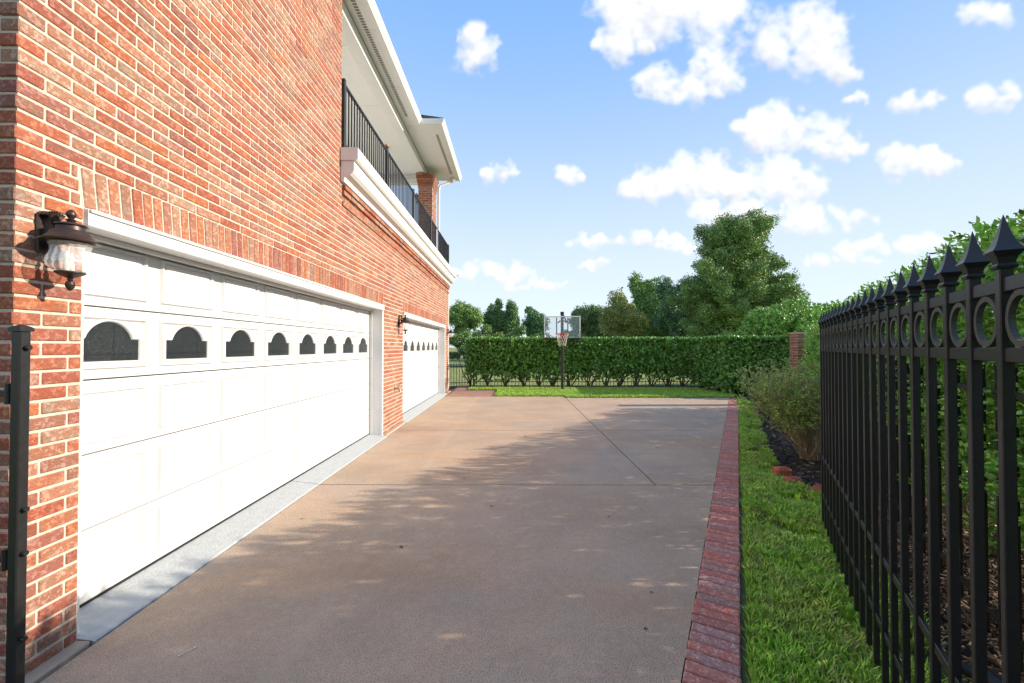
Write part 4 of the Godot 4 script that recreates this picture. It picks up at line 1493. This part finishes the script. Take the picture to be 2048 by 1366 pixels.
func trees() -> void:
	M.clump = clump_mesh(22, 0.30, 61)
	M.fine_clump = clump_mesh(30, 0.21, 62, 0.9)
	var V := func(x, y, z): return Vector3(x, y, z)
	tree("broadleaf_tree", "leafy green tree showing past the brick corner of the house", P(-7.2, 0, 60), [[V.call(0, 5.2, 0), V.call(2.9, 3.5, 2.6), 26]], Color(0.085, 0.145, 0.035), 0.2, 0.22, 2600, 0.75)
	tree("twin_tree", "dark green tree with two pointed crowns side by side", P(-2.0, 0, 62), [[V.call(-0.9, 5.2, 0), V.call(1.9, 4.1, 1.8), 26], [V.call(1.5, 5.6, 0), V.call(1.25, 3.8, 1.4), 18]], Color(0.055, 0.105, 0.032), 0.08, 0.2, 2200, 0.72)
	tree("round_tree", "dark round topped tree between the twin crowned tree and the backboard", P(3.7, 0, 66), [[V.call(0, 4.9, 0), V.call(2.3, 3.1, 2.0), 24]], Color(0.05, 0.11, 0.04), 0.05, 0.2, 2400, 0.75)
	tree("sparse_tree", "thin dark tree with open airy branches behind the backboard's edge", P(8.7, 0, 50), [[V.call(0.2, 5.0, 0), V.call(2.0, 2.4, 1.8), 16]], Color(0.06, 0.10, 0.032), 0.08, 0.16, 700, 0.62)
	tree("olive_tree", "olive yellow broad tree next to the taller green tree", P(12.6, 0, 48), [[V.call(0, 4.4, 0), V.call(2.9, 3.5, 2.6), 28]], Color(0.115, 0.135, 0.035), 0.4, 0.2, 2700, 0.66)
	tree("tall_tree", "tall green tree between the olive tree and the conifer", P(17.2, 0, 52), [[V.call(0, 6.4, 0), V.call(3.0, 4.9, 2.7), 34]], Color(0.08, 0.145, 0.035), 0.2, 0.25, 3300, 0.72)
	tree("dark_tree", "blue green tree filling in against the conifer's shaded side", P(19.6, 0, 46), [[V.call(-1.0, 5.6, 0), V.call(2.9, 4.2, 2.4), 26]], Color(0.055, 0.105, 0.042), 0.06, 0.2, 2300, 0.66)
	rng.seed = 7331
	cypress(P(20.6, 0, 38))
	rng.seed = 515
	tree("edge_tree", "pale green low tree showing over the side hedge beyond the conifer", P(30.5, 0, 44), [[V.call(0, 4.2, 0), V.call(3.6, 3.0, 2.6), 26]], Color(0.10, 0.15, 0.04), 0.3, 0.2, 2500, 0.66)
	tree("edge_tree", "far grey green tree low over the side hedge", P(40.0, 0, 52), [[V.call(0, 4.6, 0), V.call(4.5, 3.0, 2.6), 22]], Color(0.09, 0.13, 0.05), 0.1, 0.2, 2200, 0.75)
	tree("broadleaf_tree", "mid green tree filling the gap between backboard and olive tree", P(11.0, 0, 60), [[V.call(0, 4.6, 0), V.call(2.8, 3.4, 2.2), 22]], Color(0.085, 0.14, 0.036), 0.25, 0.2, 2000, 0.72)
	tree("broadleaf_tree", "yellow green tree overlapping the olive tree and the tall tree", P(15.2, 0, 56), [[V.call(0, 4.6, 0), V.call(3.0, 3.9, 2.4), 24]], Color(0.11, 0.155, 0.036), 0.35, 0.2, 2400, 0.70)
	tree("broadleaf_tree", "dense low green tree between the blue green tree and the conifer", P(19.5, 0, 50), [[V.call(0, 3.4, 0), V.call(3.4, 3.2, 2.4), 24]], Color(0.085, 0.14, 0.036), 0.3, 0.2, 2300, 0.70)
	# undergrowth along the far edge of the fairway
	for i in 15:
		var x := -13.0 + i * 2.75 + rng.randf_range(-0.7, 0.7)
		var hgt := rng.randf_range(1.6, 2.4) + (0.9 if i > 9 else 0.0)
		tree("far_shrub", "low green shrub in the undergrowth beneath the far trees", P(x, 0, rng.randf_range(53, 58)), [[Vector3(0, hgt, 0), Vector3(1.9, hgt, 1.3), 9]], [Color(0.07, 0.12, 0.03), Color(0.10, 0.145, 0.035), Color(0.055, 0.10, 0.03)][i % 3], 0.2, 0.08, 620, 0.62, "shrubs at the far edge of the fairway")

# ---------------------------------------------------------------- grass and litter
func tuft(n: int, h: float, w: float, reach: float, sd: int) -> ArrayMesh:
	var r := RandomNumberGenerator.new()
	r.seed = sd
	var mb := MB.new()
	for i in n:
		var a := r.randf() * TAU
		var d := Vector3(cos(a), 0, sin(a))
		var g := r.randf_range(0.75, 1.25)
		mb.blade(d * r.randf() * reach, d * r.randf_range(0.1, 0.75), h * r.randf_range(0.55, 1.1), w * r.randf_range(0.7, 1.2), Vector3(-d.z, 0, d.x), Color(g, g, g * 0.9))
	return mb.commit()

func grass() -> void:
	var nz := FastNoiseLite.new()
	nz.seed = 90
	nz.frequency = 0.9
	nz.fractal_octaves = 3
	var side := PackedVector2Array([Vector2(0.545, 0.9), Vector2(1.45, 0.7), Vector2(3.38, 4.3), Vector2(3.30, 5.05), Vector2(3.95, 6.35), Vector2(5.05, 8.4), Vector2(6.6, 11.3), Vector2(7.28, 13.0), Vector2(7.13, 13.05)])
	var xfs := []
	var cols := []
	var base := Color(0.125, 0.235, 0.018)
	for i in 60000:
		var d := rng.randf_range(0.9, 13.05)
		var x := edge_out(d) + 0.012 + rng.randf() * 1.9
		if not Geometry2D.is_point_in_polygon(Vector2(x, d), side):
			continue
		if d > 6.0 and rng.randf() < 0.4:
			continue
		var n := nz.get_noise_2d(x, d)
		# worn patches near the gate
		if (n < -0.24 and x > 0.546 * d + 0.15) and rng.randf() < 0.85:
			continue
		var c := leafy(base.lerp(Color(0.16, 0.21, 0.03), clampf(nz.get_noise_2d(x * 2.0 + 50.0, d * 2.0) + 0.35, 0.0, 1.0)), 0.4, 0.45)
		if rng.randf() < 0.09:
			c = Color(0.34, 0.27, 0.13)
		xfs.append(Transform3D(Basis(Vector3.UP, rng.randf() * TAU).scaled(Vector3.ONE * rng.randf_range(0.75, 1.25) * (1.0 + n * 0.3)), P(x, -0.022, d)))
		cols.append(c)
	var g := multi("side_grass", tuft(8, 0.060, 0.0075, 0.018, 5), M.grass, self, xfs, cols)
	tag(g, "green lawn strip of coarse grass between brick edging and gate", "grass")
	xfs = []
	cols = []
	var back := PackedVector2Array([Vector2(-0.58, 13.44), Vector2(1.7, 13.44), Vector2(1.7, 13.09), Vector2(6.8, 13.09), Vector2(7.4, 13.6), Vector2(7.2, 16.1), Vector2(-1.7, 16.3), Vector2(-1.7, 15.35), Vector2(-0.58, 15.3)])
	for i in 30000:
		var d := rng.randf_range(13.05, 16.35)
		var x := rng.randf_range(-1.7, 7.4)
		if not Geometry2D.is_point_in_polygon(Vector2(x, d), back):
			continue
		xfs.append(Transform3D(Basis(Vector3.UP, rng.randf() * TAU).scaled(Vector3.ONE * rng.randf_range(0.8, 1.3)), P(x, -0.02, d)))
		cols.append(leafy(Color(0.14, 0.215, 0.028), 0.22, 0.35))
	var g2 := multi("back_grass", tuft(8, 0.075, 0.011, 0.035, 6), M.grass, self, xfs, cols)
	tag(g2, "bright mown grass strip between the drive's end and clipped hedge", "grass")
	# bark chips on the beds
	var ch := MB.new()
	ch.bbox(Transform3D.IDENTITY, Vector3(0.034, 0.006, 0.011), 0.001, Color.WHITE)
	var chip := ch.commit()
	xfs = []
	cols = []
	var bed := PackedVector2Array([Vector2(3.32, 5.12), Vector2(4.0, 4.45), Vector2(8.4, 9.6), Vector2(8.6, 13.5), Vector2(7.4, 13.6), Vector2(6.6, 11.4), Vector2(5.05, 8.46), Vector2(3.95, 6.4)])
	for i in 16000:
		var d := rng.randf_range(4.45, 13.6)
		var x := rng.randf_range(3.3, 8.6)
		if not Geometry2D.is_point_in_polygon(Vector2(x, d), bed):
			continue
		xfs.append(Transform3D(Basis.from_euler(Vector3(rng.randfn() * 0.4, rng.randf() * TAU, rng.randfn() * 0.4)).scaled(Vector3.ONE * rng.randf_range(0.6, 1.5)), P(x, -0.006, d)))
		var k := rng.randf_range(0.6, 1.6)
		cols.append(Color(0.022, 0.016, 0.012) * k if rng.randf() < 0.93 else Color(0.20, 0.13, 0.08))
	var mc := multi("bark_mulch", chip, M.chip, self, xfs, cols)
	tag(mc, "black shredded bark mulch covering the bed under the twiggy shrub", "mulch")
	xfs = []
	cols = []
	for i in 15000:
		var s := rng.randf_range(-0.3, 6.0)
		var c := rng.randf_range(0.80, 2.1)
		if rng.randf() > smoothstep(0.78, 1.0, c):
			continue
		xfs.append(Transform3D(Basis.from_euler(Vector3(rng.randfn() * 0.5, rng.randf() * TAU, rng.randfn() * 0.5)).scaled(Vector3.ONE * rng.randf_range(0.6, 1.5)), along(s, c, -0.012 + rng.randf() * 0.015)))
		var k := rng.randf_range(0.5, 1.4)
		cols.append(Color(0.16, 0.095, 0.055) * k)
	var lt := multi("leaf_litter", chip, M.chip, self, xfs, cols)
	tag(lt, "brown dry leaf litter on the soil under the side hedge", "leaf litter")

func small_things() -> void:
	# edging stones at the corner of the mulch bed
	var names := ["terracotta edging stone standing highest at the mulch bed's corner", "rounded red edging stone next to the highest one", "long flat red edging stone in the grass by the mulch", "last low red edging stone under the open gate's end"]
	var spots := [[3.34, 5.14, 0.20, 0.13, 0.13, 0.1], [3.30, 4.88, 0.22, 0.12, 0.09, 0.5], [3.42, 4.63, 0.26, 0.13, 0.07, 0.75], [3.60, 4.42, 0.22, 0.12, 0.06, 0.9]]
	for i in 4:
		var s: Array = spots[i]
		var t := thing("edging_stone", names[i], "stone", P(s[0], -0.02, s[1]), s[5], "red edging stones at the mulch bed")
		var m := MB.new()
		m.bbox(Transform3D(Basis(Vector3(0, 0, 1), rng.randf_range(-0.1, 0.1)), Vector3(0, s[4] * 0.5, 0)), Vector3(s[2], s[4], s[3]), 0.022, Color(0.52, 0.17, 0.11) * rng.randf_range(0.85, 1.1))
		obj("stone", m.commit(), M.paver, t)
	# hose tap on the middle pier
	var tp := thing("hose_tap", "brass garden tap on the brick pier between the garage doors", "tap", P(WX, 0.78, 8.15))
	var b := MB.new()
	b.tube([Vector3(-0.01, 0, 0), Vector3(0.07, 0, 0), Vector3(0.10, -0.015, 0), Vector3(0.115, -0.055, 0)], [0.014, 0.016, 0.016, 0.014], 10)
	b.tube([Vector3(-0.004, 0, 0), Vector3(0.006, 0, 0)], [0.034, 0.034], 14)
	obj("spout", b.commit(), M.brass, tp)
	var hw := MB.new()
	hw.tube([Vector3(0.055, 0.01, 0), Vector3(0.075, 0.055, 0)], [0.008, 0.008], 8)
	for i in 2:
		hw.bbox(Transform3D(Basis(Vector3(0.4, 0.9, 0).normalized(), i * PI / 2 + 0.4), Vector3(0.078, 0.06, 0)), Vector3(0.075, 0.01, 0.016), 0.004, Color.WHITE)
	obj("handle", hw.commit(), M.brass, tp)
	# floodlight under the eave
	var fl := thing("security_light", "twin headed white security light under the outer eave corner", "light fixture", P(-2.05, 7.22, 13.5))
	var fb := MB.new()
	fb.lathe([Vector2(0, -0.04), Vector2(0.05, -0.035), Vector2(0.06, 0.0), Vector2(0, 0.0)], 14, Vector3.ZERO)
	obj("mount", fb.commit(), M.white, fl)
	for s in [-1.0, 1.0]:
		var hd := MB.new()
		hd.tube([Vector3(0, -0.03, 0), Vector3(s * 0.05, -0.08, 0.03), Vector3(s * 0.07, -0.10, 0.05), Vector3(s * 0.10, -0.14, 0.09)], [0.012, 0.014, 0.035, 0.05], 12)
		obj("lamp_head", hd.commit(), M.white, fl)
	# camera on the ledge's end
	var cm := thing("security_camera", "small white camera at the far end of the balcony ledge", "camera", P(-2.12, 4.24, 14.95))
	var cb := MB.new()
	cb.tube([Vector3(-0.02, 0, 0), Vector3(0.06, 0.0, 0.0)], [0.015, 0.015], 8)
	cb.tube([Vector3(0.05, 0.0, -0.02), Vector3(0.16, -0.01, 0.05)], [0.032, 0.036], 12)
	obj("housing", cb.commit(), M.white, cm)
	# cotton swab dropped on the drive
	var sw := thing("cotton_swab", "white cotton swab dropped on the drive near the sill", "swab", P(-1.715, 0.004, 2.17), 1.0)
	var sb := MB.new()
	sb.tube([Vector3(-0.036, 0, 0), Vector3(0.036, 0, 0)], [0.0016, 0.0016], 6)
	obj("stick", sb.commit(), M.plastic, sw)
	for s in [-1.0, 1.0]:
		var tb := MB.new()
		tb.tube([Vector3(s * 0.028, 0, 0), Vector3(s * 0.034, 0, 0), Vector3(s * 0.043, 0, 0)], [0.0016, 0.0035, 0.0015], 8)
		obj("tip", tb.commit(), M.plastic, sw)
	# dry leaves blown onto the drive
	var lv := MB.new()
	lv.leaf(Transform3D(Basis.IDENTITY, Vector3(0, 0.006, -0.02)), 0.042, 0.022, 0.25, Color(0.10, 0.06, 0.035))
	var lm := lv.commit()
	var pts := [[-1.97, 3.84], [-0.22, 4.15], [0.9, 3.9], [-0.6, 5.0], [1.3, 6.1], [0.2, 7.4], [2.3, 6.6], [0.9, 2.7], [-0.9, 3.3], [1.9, 9.5], [0.35, 3.3], [0.75, 2.35]]
	for q in pts:
		var o := obj("dry_leaf", lm, M.chip, self, P(q[0], 0.001, q[1]))
		o.rotation.y = rng.randf() * TAU
		o.scale = Vector3.ONE * rng.randf_range(0.5, 0.95)
		tag(o, "small curled brown leaf lying on the concrete drive", "leaf", "dry leaves on the drive")
